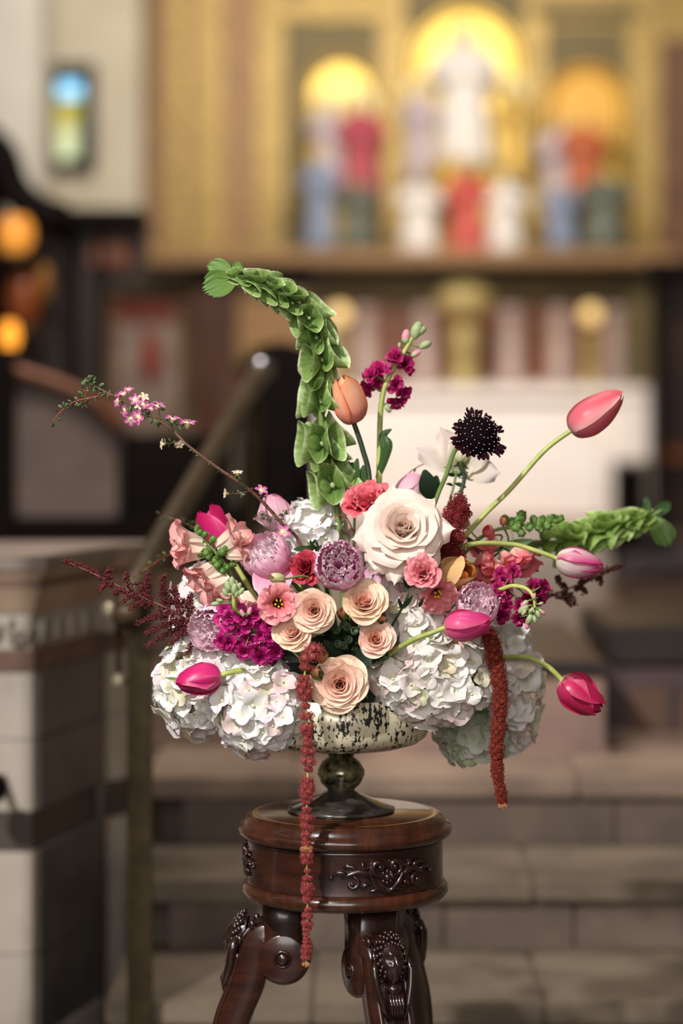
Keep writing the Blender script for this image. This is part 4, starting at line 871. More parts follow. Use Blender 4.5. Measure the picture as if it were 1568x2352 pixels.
def double_tulip(label, px, py, dy, R_px, axis, m_out, m_in, n=16, openness=1.0, group=None, name='fringed_tulip', squash=1.0, stem=True, roll=None):
    c = P(px, py, dy); R = R_px*S(dy); ax = Vector(axis).normalized(); pos = c-ax*R*0.75
    th = flower(name, label, 'tulip', pos, ax, random.uniform(0, 6) if roll is None else roll, group)
    Vi, Vo = [], []
    for i in range(n):
        f = i/(n-1)
        V = petal(R*lerp(0.95, 1.45, f), R*lerp(0.5, 1.0, f), [lerp(20, 80, f), lerp(6, 28*openness, f), lerp(2, 2, f), lerp(14, -14, f)], R*lerp(0.2, 0.75, f), r0=R*lerp(0.02, 0.08, f),
                  nu=30, nv=13, b0=0.4, tm=0.6, tw=0.85, rnd=0.10, ruffle=R*0.05, rn=2.6, fringe=R*0.05, crumple=R*0.03)
        Vi.append(rotz(V, i*2.399963))
    for k in range(6):
        V = petal(R*1.7*random.uniform(.93, 1.05), R*1.35, [88, 34*openness, 2, -22], R*0.9, r0=R*0.08, nu=32, nv=14, b0=0.4, tm=0.5, tw=0.75, rnd=0.16, fringe=R*0.042, ruffle=R*0.015)
        Vo.append(rotz(V, 2*PI*k/6+0.3*(k % 2)))
    F_ = fit(Vi+Vo, R=R, H=R*1.55*squash)
    for i, V in enumerate(F_):
        th.part('petal', MB().grid(V).mesh('petal', m_in if i < n else m_out))
    if stem: add_stem(th, pos, ax, None, 0.003, M_STEM)
    return th

def lisianthus(label, px, py, dy, R_px, axis, m, n=9, openness=1.0, throat=False, ruf=0.06, group=None, stem_m=None, hf=0.5, tight=False, roll=None):
    c = P(px, py, dy); R = R_px*S(dy); ax = Vector(axis).normalized(); pos = c-ax*R*hf
    th = flower('lisianthus', label, 'flower', pos, ax, random.uniform(0, 6) if roll is None else roll, group)
    Vs = []
    for i in range(n):
        f = i/max(1, n-1)
        if tight: phis = [lerp(38, 62, f), lerp(2, 30, f), lerp(-4, 34, f), lerp(4, 78, f), lerp(20, 110, f)]
        else: phis = [lerp(34, 52, f), lerp(26, 38, f)*openness, lerp(40, 62, f)*openness, lerp(66, 98, f)*openness, 110*openness]
        V = petal(R*lerp(0.95, 1.25, f), R*lerp(0.8, 1.15, f), phis, R*lerp(.35 if tight else .5, .8, f), r0=R*0.04, nu=13, nv=12, b0=0.25, tm=0.75, tw=0.9, rnd=0.12, ruffle=R*ruf, rn=2.2, crumple=R*0.025, roll=0.05)
        Vs.append(rotz(V, i*2.399963 if tight else i*2*PI/(n/2)+(PI/(n/2) if i >= n/2 else 0)))
    for V in fit(Vs, R=R): th.part('petal', MB().grid(V).mesh('petal', m))
    if throat:
        mb = MB().ball((0, 0, R*0.32), R*0.13, 10, 7, (1, 1, 1.3)); th.part('pistil', mb.mesh('pistil', mat('pistil_black', C(18, 14, 14), None, 0.5)))
        for k in range(5):
            a = k*2*PI/5
            mb = MB().ball((R*0.17*math.cos(a), R*0.17*math.sin(a), R*(0.5+0.06*(k % 2))), R*0.075, 7, 5, (1, 0.7, 1.5)).tube([(0, 0, R*0.2), (R*0.15*math.cos(a), R*0.15*math.sin(a), R*0.45)], R*0.016, 5)
            th.part('stamen', mb.mesh('stamen', M_YANTH))
    th.part('calyx', MB().ball((0, 0, 0), R*0.12, 8, 6, (1, 1, 1.2)).mesh('calyx', M_LEAF))
    add_stem(th, pos, ax, None, 0.0022, stem_m or M_STEM_D)
    return th

# hydrangea floret: four round petals, built as one small bloom shared by all the heads
def floret_mesh(R, m, seed):
    mb = MB()
    for k in range(4):
        V = petal(R*random.uniform(.92, 1.08), R*1.10, [66, 58, 78+random.uniform(-16, 22), 92+random.uniform(-30, 36)], R*1.0, r0=R*0.03, nu=5, nv=6, b0=0.2, tm=0.62, tw=0.8, rnd=0.34, ruffle=R*0.05, rn=1.3)
        mb.grid(rotz(V, k*PI/2+random.uniform(-.15, .15)))
    mb.ball((0, 0, R*0.10), R*0.11, 6, 4)
    return mb.mesh('floret', m)
def hydrangea(label, px, py, dy, rx, ry, rdep, m, fl_px=27, n=110, cull=-0.35, group='hydrangea heads around the rim of the bowl', stem_end=None, seed=0):
    c = P(px, py, dy); s = S(dy)
    A, Bv, D = rx*s, ry*s, rdep*s
    th = Thing('hydrangea', label, 'flower', Matrix.Translation(c), group)
    R = fl_px*s
    meshes = [floret_mesh(R, m, k) for k in range(5)]
    stalks = MB(); rr = random.Random(seed)
    for i in range(n):
        z = 1-2*(i+0.5)/n; a = i*2.399963; h = math.sqrt(max(0, 1-z*z))
        d = Vector((h*math.cos(a), h*math.sin(a), z))
        if d.y > -cull: continue                     # nothing of the head's hidden back
        q = rr.uniform(0.84, 1.08)*(1+0.07*math.sin(5*d.x+seed)*math.cos(4*d.z+2*seed))
        p = Vector((d.x*A, d.y*D, d.z*Bv))*q - d*R*0.25
        nrm = Vector((d.x/A, d.y/D, d.z/Bv)).normalized()
        nrm = (nrm+Vector((rr.uniform(-.6, .6), rr.uniform(-.5, .4), rr.uniform(-.5, .6)))*0.95).normalized()
        sc = rr.uniform(0.8, 1.22)
        th.part('floret', meshes[i % 5], frame(p, nrm, rr.uniform(0, 6)) @ Matrix.Scale(sc, 4))
        if i % 2 == 0: stalks.tube([Vector((0, 0, 0)), p*0.5, p], 0.0009, 4, False)
    th.part('stalks', stalks.mesh('stalks', M_STEM), kind='stuff', label='thin green stalks of the florets')
    e = Vector(stem_end) if stem_end is not None else HEART
    th.wpart('stem', MB().tube(spline([c, c.lerp(e, 0.5)+Vector((0, 0, 0.01)), e], 12), 0.004, 7), M_STEM)
    return th
def leaf_mesh(L, W, m, serr=0.0, phis=(70, 80, 92, 100), name='leaf'):
    V = petal(L, W, phis, W*1.2, nu=12 if serr else 6, nv=10, b0=0.15, tm=0.45, tw=0.15, rnd=0.02, fringe=serr, ruffle=W*0.02)
    return MB().grid(V).mesh(name, m)
# ================================================================== THE FLOWERS
# ---- hydrangea heads
hydrangea('white hydrangea head at the left rim behind the magenta tulip', 450, 1578, -0.02, 88, 112, 95, M_HYW, 31, 125, seed=1)
hydrangea('white and pink-tinged hydrangea head hanging over the bowl left of the trailing amaranth', 602, 1628, -0.10, 102, 102, 90, M_HYW, 32, 120, seed=2)
hydrangea('white hydrangea head tucked behind the stem of the left magenta tulip', 545, 1545, -0.05, 96, 80, 80, M_HYW, 31, 100, seed=9)
hydrangea('broad cream hydrangea head over the right side of the silvered bowl', 985, 1560, -0.075, 150, 96, 95, M_HYC, 31, 165, seed=3)
hydrangea('white hydrangea head at the right rim behind the rust amaranth', 1165, 1570, 0.09, 72, 150, 90, M_HYW, 30, 120, seed=4)
hydrangea('greenish white hydrangea head hanging lowest at the right behind the bowl', 1088, 1680, 0.08, 84, 66, 80, M_HYG, 30, 95, seed=5)
hydrangea('white hydrangea head at the back between the bells and the fringed tulip', 722, 1222, 0.06, 78, 72, 70, M_HYW, 32, 80, seed=6)
hydrangea('cream hydrangea head in the middle under the ruffled lisianthus', 955, 1430, -0.06, 76, 66, 70, M_HYC, 30, 75, seed=7)
hydrangea('white hydrangea head behind the astilbe and the peach snapdragon', 470, 1400, 0.05, 76, 90, 70, M_HYW, 31, 80, seed=8)

hydrangea('pink-tinged hydrangea head deep under the blush rose', 890, 1350, -0.03, 66, 62, 60, M_HYP, 30, 70, seed=10)
# ---- roses
big = rose('large blush garden rose open at the front of the arrangement', 925, 1210, -0.12, 86, (0.02, -1.0, 0.42), 27, [M_BLUSH], openness=0.88, roll=0.30, pw=1.35)
bb = P(925, 1225, -0.085)
for tx, ty, dy, wpx, bd in ((812, 1240, -0.11, 95, 0.22), (1040, 1216, -0.115, 95, 0.25), (906, 1340, -0.125, 80, 0.25), (1000, 1310, -0.12, 100, 0.2), (850, 1310, -0.115, 110, 0.18), (898, 1118, -0.06, 90, 0.15), (995, 1150, -0.07, 100, 0.15), (836, 1180, -0.09, 90, 0.15)):
    guard_petal(big, None, tx, ty, dy, bb, wpx*S(-0.1), M_BLUSH, bd)
G = 'peach spray roses in the middle'
rose('peach spray rose at the lower front over the bowl rim', 780, 1572, -0.145, 56, (0.02, -1, 0.12), 38, [M_PEACH_IN, M_PEACH, M_PEACH, M_PEACH, M_PEACH_OUT], group=G, openness=0.74, pw=1.5, roll=.03, inner=.12)
rose('peach spray rose beside the dark-throated lisianthus', 721, 1402, -0.145, 44, (-0.1, -1, 0.15), 34, [M_PEACH_IN, M_PEACH, M_PEACH, M_PEACH, M_PEACH_OUT], group=G, openness=0.7, pw=1.5, roll=.03, inner=.12)
rose('small peach spray rose beside the magenta stock', 674, 1452, -0.14, 42, (-0.25, -1, 0.45), 30, [M_PEACH, M_PEACH, M_PEACH_OUT], group=G, openness=0.72, pw=1.5, roll=.06)
r4 = rose('taller peach spray rose under the fringed pink tulip', 834, 1384, -0.135, 47, (0.15, -1, 0.55), 32, [M_PEACH_IN, M_PEACH, M_PEACH_OUT, M_PEACH_OUT], group=G, openness=0.68, pw=1.5, roll=.06, inner=.12)
guard_petal(r4, None, 842, 1446, -0.135, P(838, 1385, -0.11), 50*S(-.1), M_PEACH_OUT, 0.12)
rose('smallest peach spray rose above the cream hydrangea', 862, 1468, -0.135, 38, (0.12, -1, 0.35), 30, [M_PEACH_IN, M_PEACH, M_PEACH], group=G, openness=0.7, pw=1.5, roll=.03, inner=.12)
iv = rose('ivory rose turned away behind the dark scabiosa', 1058, 1045, 0.09, 44, (0.05, 0.55, 0.75), 14, [M_IVORY], openness=0.8)
bi = P(1062, 1080, 0.09)
for tx, ty, wpx in ((958, 1032, 70), (1012, 985, 70), (1146, 1088, 70), (1085, 1084, 60), (1120, 1030, 60), (1040, 1000, 70)):
    guard_petal(iv, None, tx, ty, 0.075, bi, wpx*S(0.08), M_IVORY, 0.2)

# rosebuds
def rosebud(label, px, py, dy, h_px, axis, m, sep=True, name='rosebud', group=None):
    c = P(px, py, dy); H = h_px*S(dy); ax = Vector(axis).normalized(); pos = c-ax*H*0.5
    th = flower(name, label, 'bud', pos, ax, random.uniform(0, 6), group)
    Vs = [rotz(petal(H, H*0.75, [70, 18, -8, -34], H*0.3, nu=7, nv=9, b0=0.4, tw=0.4, rnd=0.06), k*2.1) for k in range(5)]
    for V in fit(Vs, R=H*0.32, H=H): th.part('petal', MB().grid(V).mesh('petal', m))
    if sep:
        for k in range(5):
            th.part('sepal', MB().grid(rotz(petal(H*0.95, H*0.36, [85, 16+8*(k % 2), 4, 10], H*0.32, nu=5, nv=8, tw=0.1, rnd=0.03, b0=0.7), 2*PI*k/5)*np.array([1.15, 1.15, 1])).mesh('sepal', M_LEAF_B if k % 2 else M_LEAF))
    add_stem(th, pos, ax, None, 0.0014, M_STEM)
    return th
GB = 'small buds among the spray roses'
M_BUDO = pmat('bud_apricot', [(0, C(206, 110, 70)), (0.6, C(222, 138, 96)), (1, C(230, 160, 118))], transl=0.2)
rosebud('small orange rosebud under the tall peach spray rose', 786, 1412, -0.12, 34, (-.2, -0.5, 0.6), M_BUDO, group=GB)
rosebud('orange rosebud between the tall and the smallest peach rose', 875, 1424, -0.13, 36, (.2, -0.5, 0.6), M_BUDO, group=GB)
rosebud('apricot rosebud right of the top of the hanging amaranth', 740, 1510, -0.145, 42, (.2, -0.6, 0.5), M_BUDO, group=GB, sep=False)
rosebud('green-sepalled rosebud beside the lower front peach rose', 728, 1546, -0.155, 42, (-.5, -0.5, 0.6), M_BUDO, group=GB)
rosebud('green rosebud below the smallest peach rose', 880, 1508, -0.12, 28, (.5, -0.6, 0.3), M_LEAF_B, group=GB)
rosebud('pale green lisianthus bud above the dark-throated flower', 638, 1328, -0.14, 42, (-0.75, -0.62, 0.12), pmat('bud_cream', [(0, C(170, 190, 110)), (0.5, C(216, 220, 160)), (1, C(236, 226, 180))]), False, 'lisianthus_bud')

# ---- single tulips
tulip('peach tulip standing upright beside the green bells', (812, 972), (783, 858), 84, M_PCT, dyb=0.02, dyt=0.0, tipopen=10, stem_pts=[P(832, 1030, 0.02), P(848, 1105, 0.02), P(840, 1250, 0.01)], stem_m=M_STEM_D, sr=0.0036, roll=-0.8)
tulip('coral pink tulip leaning highest at the right', (1309, 990), (1434, 903), 84, M_COR, dyb=0.03, dyt=0.03, stem_pts=[P(1250, 1035, 0.03), P(1170, 1125, 0.03), P(1100, 1195, 0.02), P(1000, 1320, 0.0)], stem_m=M_STEM_Y, sr=0.0034, roll=-0.3)
tulip('white and pink striped tulip pointing right below the bells', (1277, 1283), (1390, 1304), 74, M_STR, dyb=0.01, dyt=0.0, stem_pts=[P(1230, 1265, 0.01), P(1170, 1250, 0.01), P(1060, 1256, -0.02), P(960, 1330, -0.02)], stem_m=M_STEM_Y, sr=0.0032, roll=-0.75)
tulip('deep pink tulip drooping at the far right below the hydrangea', (1288, 1560), (1382, 1634), 88, M_DARKT, dyb=0.01, dyt=0.0, tipopen=18, stem_pts=[P(1255, 1530, 0.01), P(1200, 1509, 0.02), P(1100, 1520, 0.03)], stem_m=M_STEM_Y, sr=0.0036, roll=-0.6)
tulip('hot pink tulip lying to the right in front of the fringed one', (1019, 1440), (1132, 1430), 74, M_HOT, dyb=-0.15, dyt=-0.155, tipopen=6, stem_pts=[P(985, 1456, -0.15), P(945, 1472, -0.145), P(870, 1520, -0.09)], stem_m=M_STEM_Y, sr=0.0034, roll=-0.6)
t_l = tulip('magenta tulip pointing left in front of the white hydrangea', (508, 1551), (401, 1572), 74, M_MAG, dyb=-0.125, dyt=-0.135, stem_pts=[P(545, 1541, -0.12), P(620, 1535, -0.09)], stem_m=M_STEM_Y, sr=0.0038, roll=-0.5)
sm = MB().grid(petal(34*S(-.13), 13*S(-.13), [85, 92, 80], 0.01, nu=4, nv=6, tw=0.2)); Mx = frame(P(414, 1566, -0.12), (0, -1, 0.2), 0)
xl = Vector((-1, 0, 0.1)).normalized(); nl = Vector((0, -0.5, 1)).normalized(); sl = nl.cross(xl)
Mx = Matrix(((xl.x, sl.x, nl.x, P(414, 1562, -.12).x), (xl.y, sl.y, nl.y, -0.118), (xl.z, sl.z, nl.z, P(414, 1562, -.12).z), (0, 0, 0, 1)))
sm.v = [tuple(Mx @ Vector(v)) for v in sm.v]; t_l.wpart('leaf', sm, M_LEAF_B)
tulip('magenta tulip with parted petals at the upper left', (520, 1258), (468, 1165), 76, M_MAG, dyb=0.03, dyt=0.03, tipopen=2, point=0.05, pets=(2, 2), phis_in=(86, 22, 2, -6, -14), phis_out=(88, 26, 0, -6, -10), stem_pts=[P(560, 1330, 0.02)], sr=0.0032, roll=0.3)
tulip('pale pink tulip bud at the back crossed by the waxflower twig', (636, 1218), (618, 1133), 88, M_PALE, dyb=0.05, dyt=0.05, stem_pts=[P(680, 1330, 0.03)], sr=0.0032, phis_in=(88, 34, 0, -34, -70), phis_out=(88, 36, 0, -34, -66), point=0.0)
tulip('pink tulip bud half hidden behind the blush rose', (922, 1150), (962, 1088), 60, M_PALE, dyb=0.07, dyt=0.07, stem_pts=[P(900, 1250, 0.05)], sr=0.003, point=0.02)
tulip('apricot tulip opening to the right beside the blush rose', (1018, 1330), (1082, 1306), 84, M_YEL, dyb=-0.06, dyt=-0.10, tipopen=4, phis_in=(88, 34, 0, -18, -30), phis_out=(88, 36, 0, -20, -30), mats_in=M_YEL_IN, point=0.0, roll=-0.2, pets=(3, 3))

# ---- double fringed tulips
GF = 'fringed double tulips'
double_tulip('fringed mauve pink double tulip facing out below the blush rose', 779, 1300, -0.135, 58, (-0.05, -1, 0.35), M_FRI, M_FRI_IN, 18, group=GF)
double_tulip('fringed pink double tulip behind the lying hot pink tulip', 1096, 1392, -0.10, 51, (0.1, -0.8, 0.6), M_FRI, M_FRI_P, 16, group=GF)
double_tulip('pale fringed double tulip at the lower left beside the magenta stock', 488, 1440, -0.085, 54, (-0.5, -0.9, -0.05), M_FRI_P, M_FRI_P, 16, group=GF)
pk = double_tulip('pink peony-like tulip with fringed tips at the upper left', 618, 1282, -0.08, 58, (-0.55, -0.45, 0.65), M_PNK, M_FRI_P, 14, group=GF)
guard_petal(pk, None, 596, 1368, -0.11, P(632, 1306, -0.085), 78*S(-.09), M_PNK, 0.05)
guard_petal(pk, None, 640, 1362, -0.105, P(640, 1304, -0.08), 70*S(-.09), M_PNK, 0.05)

# ---- lisianthus
GL = 'lisianthus blooms'
lisianthus('pink lisianthus with a black throat and yellow stamens', 640, 1386, -0.15, 47, (0.12, -1, 0.1), M_LIS_B, 10, 0.85, True, group=GL, hf=0.55)
lisianthus('coral lisianthus ruffled behind the blush rose', 843, 1160, -0.03, 52, (-0.25, -0.6, 0.75), M_LIS_C, 16, group=GL, tight=True, ruf=0.09)
lisianthus('dusky red lisianthus half hidden by the fringed mauve tulip', 703, 1308, -0.09, 42, (-0.4, -0.9, 0.3), M_LIS_R, 12, group=GL, tight=True)
lisianthus('pink lisianthus tucked under the blush rose on the right', 972, 1318, -0.14, 40, (-0.2, -1, 0.3), M_LIS, 14, group=GL, tight=True, ruf=0.07)
lisianthus('wide ruffled pink lisianthus below the apricot tulip', 1003, 1362, -0.12, 48, (0.35, -0.8, -0.45), M_LIS, 10, 0.9, True, group=GL, hf=0.4)

# ---- stock
def stock_floret(R, m):
    mb = MB()
    for i in range(9):
        f = i/8
        V = petal(R*lerp(0.7, 1.1, f), R*0.85, [lerp(10, 60, f), lerp(15, 62, f), lerp(30, 92, f), lerp(40, 120, f)], R*0.7, nu=6, nv=6, b0=0.25, tm=0.7, tw=0.85, rnd=0.2, ruffle=R*0.12, rn=1.6)
        mb.grid(rotz(V, i*2.399963))
    return mb.mesh('floret', m)
def stock(label, stem_path, florets, buds, m, stem_m=None, group='stock spikes', leaves=(), R_px=26, sr=0.0032, end=None):
    """florets: (px, py, dy, axis); buds: (px, py, dy, tip px, tip py, colour)"""
    th = Thing('stock_spike', label, 'flower', Matrix.Translation(stem_path[0]), group)
    fm = [stock_floret(1.0, m) for _ in range(4)]
    sp = spline(stem_path+[Vector(end) if end is not None else HEART], 34)
    th.wpart('stem', MB().tube(sp, [lerp(sr*0.7, sr*1.1, i/33) for i in range(34)], 8), stem_m or M_STEM)
    for i, (x, y, dy, ax) in enumerate(florets):
        R = R_px*S(dy)*random.uniform(.9, 1.12); p = P(x, y, dy)
        a = Vector(ax).normalized()
        th.part('floret', fm[i % 4], th.Mi @ frame(p-a*R*0.5, a, random.uniform(0, 6)) @ Matrix.Scale(R, 4))
        near = min(sp, key=lambda q: (q-p).length)
        if (near-p).length < 0.075: th.wpart('pedicel', MB().tube([near, near.lerp(p, 0.5)+Vector((0, 0, .002)), p-a*R*0.5], 0.0011, 5), M_STEM)
    for x, y, dy, tx, ty, k in buds:
        b, t = P(x, y, dy), P(tx, ty, dy); L = (t-b).length
        q = Thing.part(th, 'bud', MB().ball((0, 0, L*0.5), L*0.5, 8, 7, (0.58, 0.58, 1)).mesh('bud', M_BUDG if k == 0 else M_BUDP), th.Mi @ frame(b, t-b))
        if k: th.part('bud_calyx', MB().ball((0, 0, L*0.3), L*0.34, 8, 6, (0.86, 0.86, 0.95)).mesh('bud_calyx', M_BUDG), None, q)
        near = min(sp, key=lambda q: (q-b).length)
        th.wpart('pedicel', MB().tube([near, b.lerp(near, 0.4), b], 0.0011, 5), M_STEM)
    for pts, wpx, m_l in leaves:
        add_ribbon(th, pts, wpx, m_l)
    return th
def add_ribbon(th, pts, w, m, name='leaf', up=Vector((0, -1, 0.3))):
    sp = spline(pts, 16); V = []
    for i, p in enumerate(sp):
        t = (sp[min(i+1, 15)]-sp[max(0, i-1)]).normalized(); s = t.cross(up).normalized(); n = s.cross(t)
        k = i/15; ww = w/2*max(0.04, math.sin(PI*min(1, 0.12+k*0.88))**0.7)
        V.append([list(p+s*ww*u+n*(-abs(u)*ww*0.35)) for u in (-1, -.5, 0, .5, 1)])
    th.wpart(name, MB().grid(np.array(V)), m)
import itertools
c8 = lambda *a: a
stock('magenta stock spike standing above the peach tulip', [P(962, 748, 0.06), P(930, 805, 0.06), P(892, 868, 0.06), P(874, 940, 0.06), P(870, 1110, 0.05), P(860, 1300, 0.03)],
      [(846, 858, .05, (-.6, -.6, .5)), (872, 846, .05, (-.1, -.8, .5)), (842, 892, .05, (-.7, -.6, -.3)), (868, 880, .06, (0, -1, 0)), (905, 816, .05, (-.3, -.8, .5)), (936, 836, .05, (.6, -.7, .2)), (912, 885, .05, (.3, -.9, 0)), (930, 905, .05, (.6, -.7, -.3)), (912, 926, .05, (.2, -.7, -.6)), (920, 822, .06, (.1, -.9, .3))],
      [(948, 780, .06, 964, 738, 0), (930, 790, .06, 934, 756, 1), (962, 798, .06, 990, 786, 0), (944, 818, .06, 966, 806, 1), (916, 800, .06, 918, 786, 0), (884, 930, .06, 897, 948, 0), (950, 770, .06, 978, 752, 0)],
      M_STK_D, leaves=[([P(872, 1082, .05), P(884, 1035, .045), P(880, 1000, .045), P(900, 985, .04)], 22*S(.05), M_LEAF), ([P(866, 1100, .05), P(880, 1060, .045), P(893, 1020, .04), P(884, 1000, .045)], 20*S(.05), M_LEAF)], R_px=27, stem_m=M_STEM_Y, sr=0.0042)
fl = []
for (x, y) in ((512, 1398), (528, 1418), (506, 1422), (522, 1440), (550, 1412), (566, 1432), (545, 1448), (582, 1410), (600, 1432), (622, 1440), (600, 1460), (570, 1470), (625, 1462), (612, 1488), (640, 1480), (590, 1496), (522, 1478), (544, 1484), (506, 1476), (622, 1506), (598, 1512), (560, 1500), (636, 1500)):
    fl.append((x, y, -0.125+random.uniform(-.012, .012), ((x-575)/140, -1, (1450-y)/120)))
stock('magenta stock spike low at the left with a curling green tip', [P(530, 1350, -0.155), P(536, 1372, -0.155), P(540, 1398, -0.15), P(565, 1420, -0.12), P(600, 1450, -0.10)], fl,
      [(526, 1362, -.155, 520, 1334, 0), (534, 1350, -.155, 532, 1324, 0), (544, 1358, -.155, 552, 1338, 0), (536, 1366, -.16, 540, 1340, 0), (522, 1370, -.16, 512, 1352, 0), (548, 1366, -.16, 560, 1350, 0), (504, 1386, -.15, 484, 1388, 0), (512, 1380, -.15, 496, 1378, 0), (570, 1412, -.15, 576, 1394, 1), (560, 1416, -.155, 552, 1400, 1), (528, 1356, -.16, 522, 1344, 0), (540, 1372, -.16, 546, 1356, 0)], M_STK, M_STEM_Y, R_px=25)
fl = [(1128, 1360, -.05, (-.3, -1, .4)), (1146, 1350, -.05, (.1, -1, .6)), (1150, 1376, -.05, (.3, -1, 0)), (1162, 1396, -.05, (.5, -1, -.2)), (1142, 1396, -.05, (0, -1, 0)), (1154, 1418, -.05, (.3, -1, -.4)), (1136, 1376, -.045, (-.2, -1, .1)), (1164, 1364, -.045, (.5, -1, .4)), (1160, 1334, -.03, (.2, -1, .6)),
      (1240, 1356, -.06, (.7, -1, .5)), (1254, 1346, -.06, (.8, -.6, .3)), (1226, 1344, -.05, (.1, -1, .7)), (1244, 1376, -.055, (.7, -1, -.2)), (1196, 1392, -.045, (0, -1, .1)), (1190, 1424, -.045, (-.2, -1, -.4)), (1206, 1412, -.04, (0, -1, 0)), (1214, 1374, -.045, (.1, -1, .2)), (1150, 1318, -.02, (-.1, -1, .5)), (1180, 1310, 0, (0, -1, .4))]
stock('magenta stock spike at the right with drooping green buds', [P(1222, 1412, -0.085), P(1228, 1384, -0.085), P(1216, 1358, -0.08), P(1190, 1347, -0.07), P(1155, 1352, -0.05), P(1060, 1400, -0.03)], fl,
      [(1214, 1390, -.09, 1190, 1408, 0), (1212, 1380, -.09, 1196, 1394, 1), (1226, 1376, -.095, 1228, 1362, 1), (1238, 1398, -.09, 1252, 1412, 1), (1226, 1396, -.1, 1214, 1408, 0), (1232, 1402, -.1, 1240, 1420, 0), (1222, 1408, -.095, 1210, 1434, 0), (1214, 1424, -.09, 1208, 1446, 1), (1226, 1414, -.1, 1230, 1432, 0), (1236, 1388, -.1, 1248, 1384, 0), (1220, 1396, -.1, 1228, 1408, 0), (1208, 1400, -.1, 1198, 1414, 0)], M_STK_D, M_STEM_Y, R_px=23)

# ---- snapdragons
def snap_mesh(m):
    mb = MB(); out = []
    tube = MB()
    Vs = []
    for k in range(2):      # upper lip
        V = petal(1.05, 0.86, [12, 4, 26, 70], 0.42, r0=0.10, nu=9, nv=10, b0=0.5, tm=0.8, tw=0.85, rnd=0.25, ruffle=0.06, rn=1.6); Vs.append(rotz(V, (k-0.5)*0.95+PI/2))
    for k in range(3):      # lower lip
        V = petal(1.0, 0.74, [14, 20, 52, 104], 0.40, r0=0.10, nu=9, nv=10, b0=0.5, tm=0.8, tw=0.9, rnd=0.25, ruffle=0.06, rn=1.6); Vs.append(rotz(V, (k-1)*0.95-PI/2))
    for V in Vs: mb.grid(V)
    mb.ball((0, -0.16, 0.62), 0.2, 9, 6, (1.2, 0.8, 0.9))
    mb.lathe([(0.02, 0), (0.14, 0.06), (0.18, 0.25), (0.2, 0.45)], 12)
    return mb.mesh('floret', m)
def snapdragon(label, path, florets, buds, m, sr=0.003, stem_m=None, end=None, leaves=0):
    th = Thing('snapdragon', label, 'flower', Matrix.Translation(path[0]), 'snapdragon spikes')
    sp = spline(path+[Vector(end) if end is not None else HEART], 34)
    th.wpart('stem', MB().tube(sp, [lerp(sr*0.6, sr*1.1, i/33) for i in range(34)], 8), stem_m or M_STEM)
    fm = [snap_mesh(m) for _ in range(3)]
    cal = MB().grid(petal(0.32, 0.2, [70, 30, 12], 0.2, nu=4, nv=5, tw=0.4)); cm = cal.mesh('sepal', M_LEAF_B)
    for i, (x, y, dy, tx, ty, sz, rl) in enumerate(florets):
        b = P(x, y, dy+0.003); t = P(tx, ty, dy-0.006); s = sz*S(dy)
        Mf = th.Mi @ frame(b, t-b, rl) @ Matrix.Scale(s, 4)
        f = th.part('floret', fm[i % 3], Mf)
        for k in range(4): th.part('sepal', cm, Matrix.Rotation(k*PI/2, 4, 'Z'), f)
        near = min(sp, key=lambda q: (q-b).length)
        if (near-b).length < 0.05: th.wpart('pedicel', MB().tube([near, b], 0.0012, 5), M_STEM)
    for x, y, dy, r in buds:
        p = P(x, y, dy); near = min(sp, key=lambda q: (q-p).length)
        th.part('bud', MB().ball((0, 0, 0), r*S(dy), 8, 6, (.85, .85, 1.25)).mesh('bud', M_LEAF_B), th.Mi @ frame(p, p-near+Vector((0, 0, .001))))
        for q in range(3): th.part('sepal', MB().grid(rotz(petal(r*2.3*S(dy), r*1.3*S(dy), [70, 20, 14, 40], r*S(dy), nu=4, nv=5, tw=.2), q*2.1)).mesh('sepal', M_LEAF_B), th.Mi @ frame(p-(p-near).normalized()*r*S(dy)*1.1, p-near+Vector((0, 0, .001))))
        th.wpart('pedicel', MB().tube([near, p], 0.0012, 5), M_STEM)
    return th
snapdragon('peach pink snapdragon spike reaching out to the upper left', [P(448, 1222, -.05), P(470, 1242, -.05), P(500, 1275, -.05), P(530, 1320, -.04), P(560, 1400, -.03)],
           [(462, 1244, -.05, 420, 1232, 76, 0.2), (474, 1262, -.05, 420, 1268, 80, 2.6), (500, 1258, -.055, 560, 1226, 84, 1.0), (520, 1272, -.055, 580, 1262, 78, 2.2), (505, 1300, -.05, 462, 1326, 82, 0.8), (522, 1322, -.055, 480, 1350, 82, 2.4), (530, 1330, -.05, 520, 1390, 70, 1.2), (560, 1360, -.05, 575, 1400, 60, 0.4)],
           [(458, 1224, -.055, 9), (452, 1214, -.05, 8), (470, 1228, -.06, 9), (488, 1240, -.06, 10), (476, 1268, -.06, 12), (462, 1270, -.055, 11), (480, 1276, -.06, 10), (508, 1270, -.06, 12), (520, 1258, -.06, 12), (500, 1296, -.06, 12), (512, 1310, -.06, 10), (494, 1286, -.06, 10), (520, 1302, -.06, 9), (534, 1296, -.05, 9)], M_SNP)
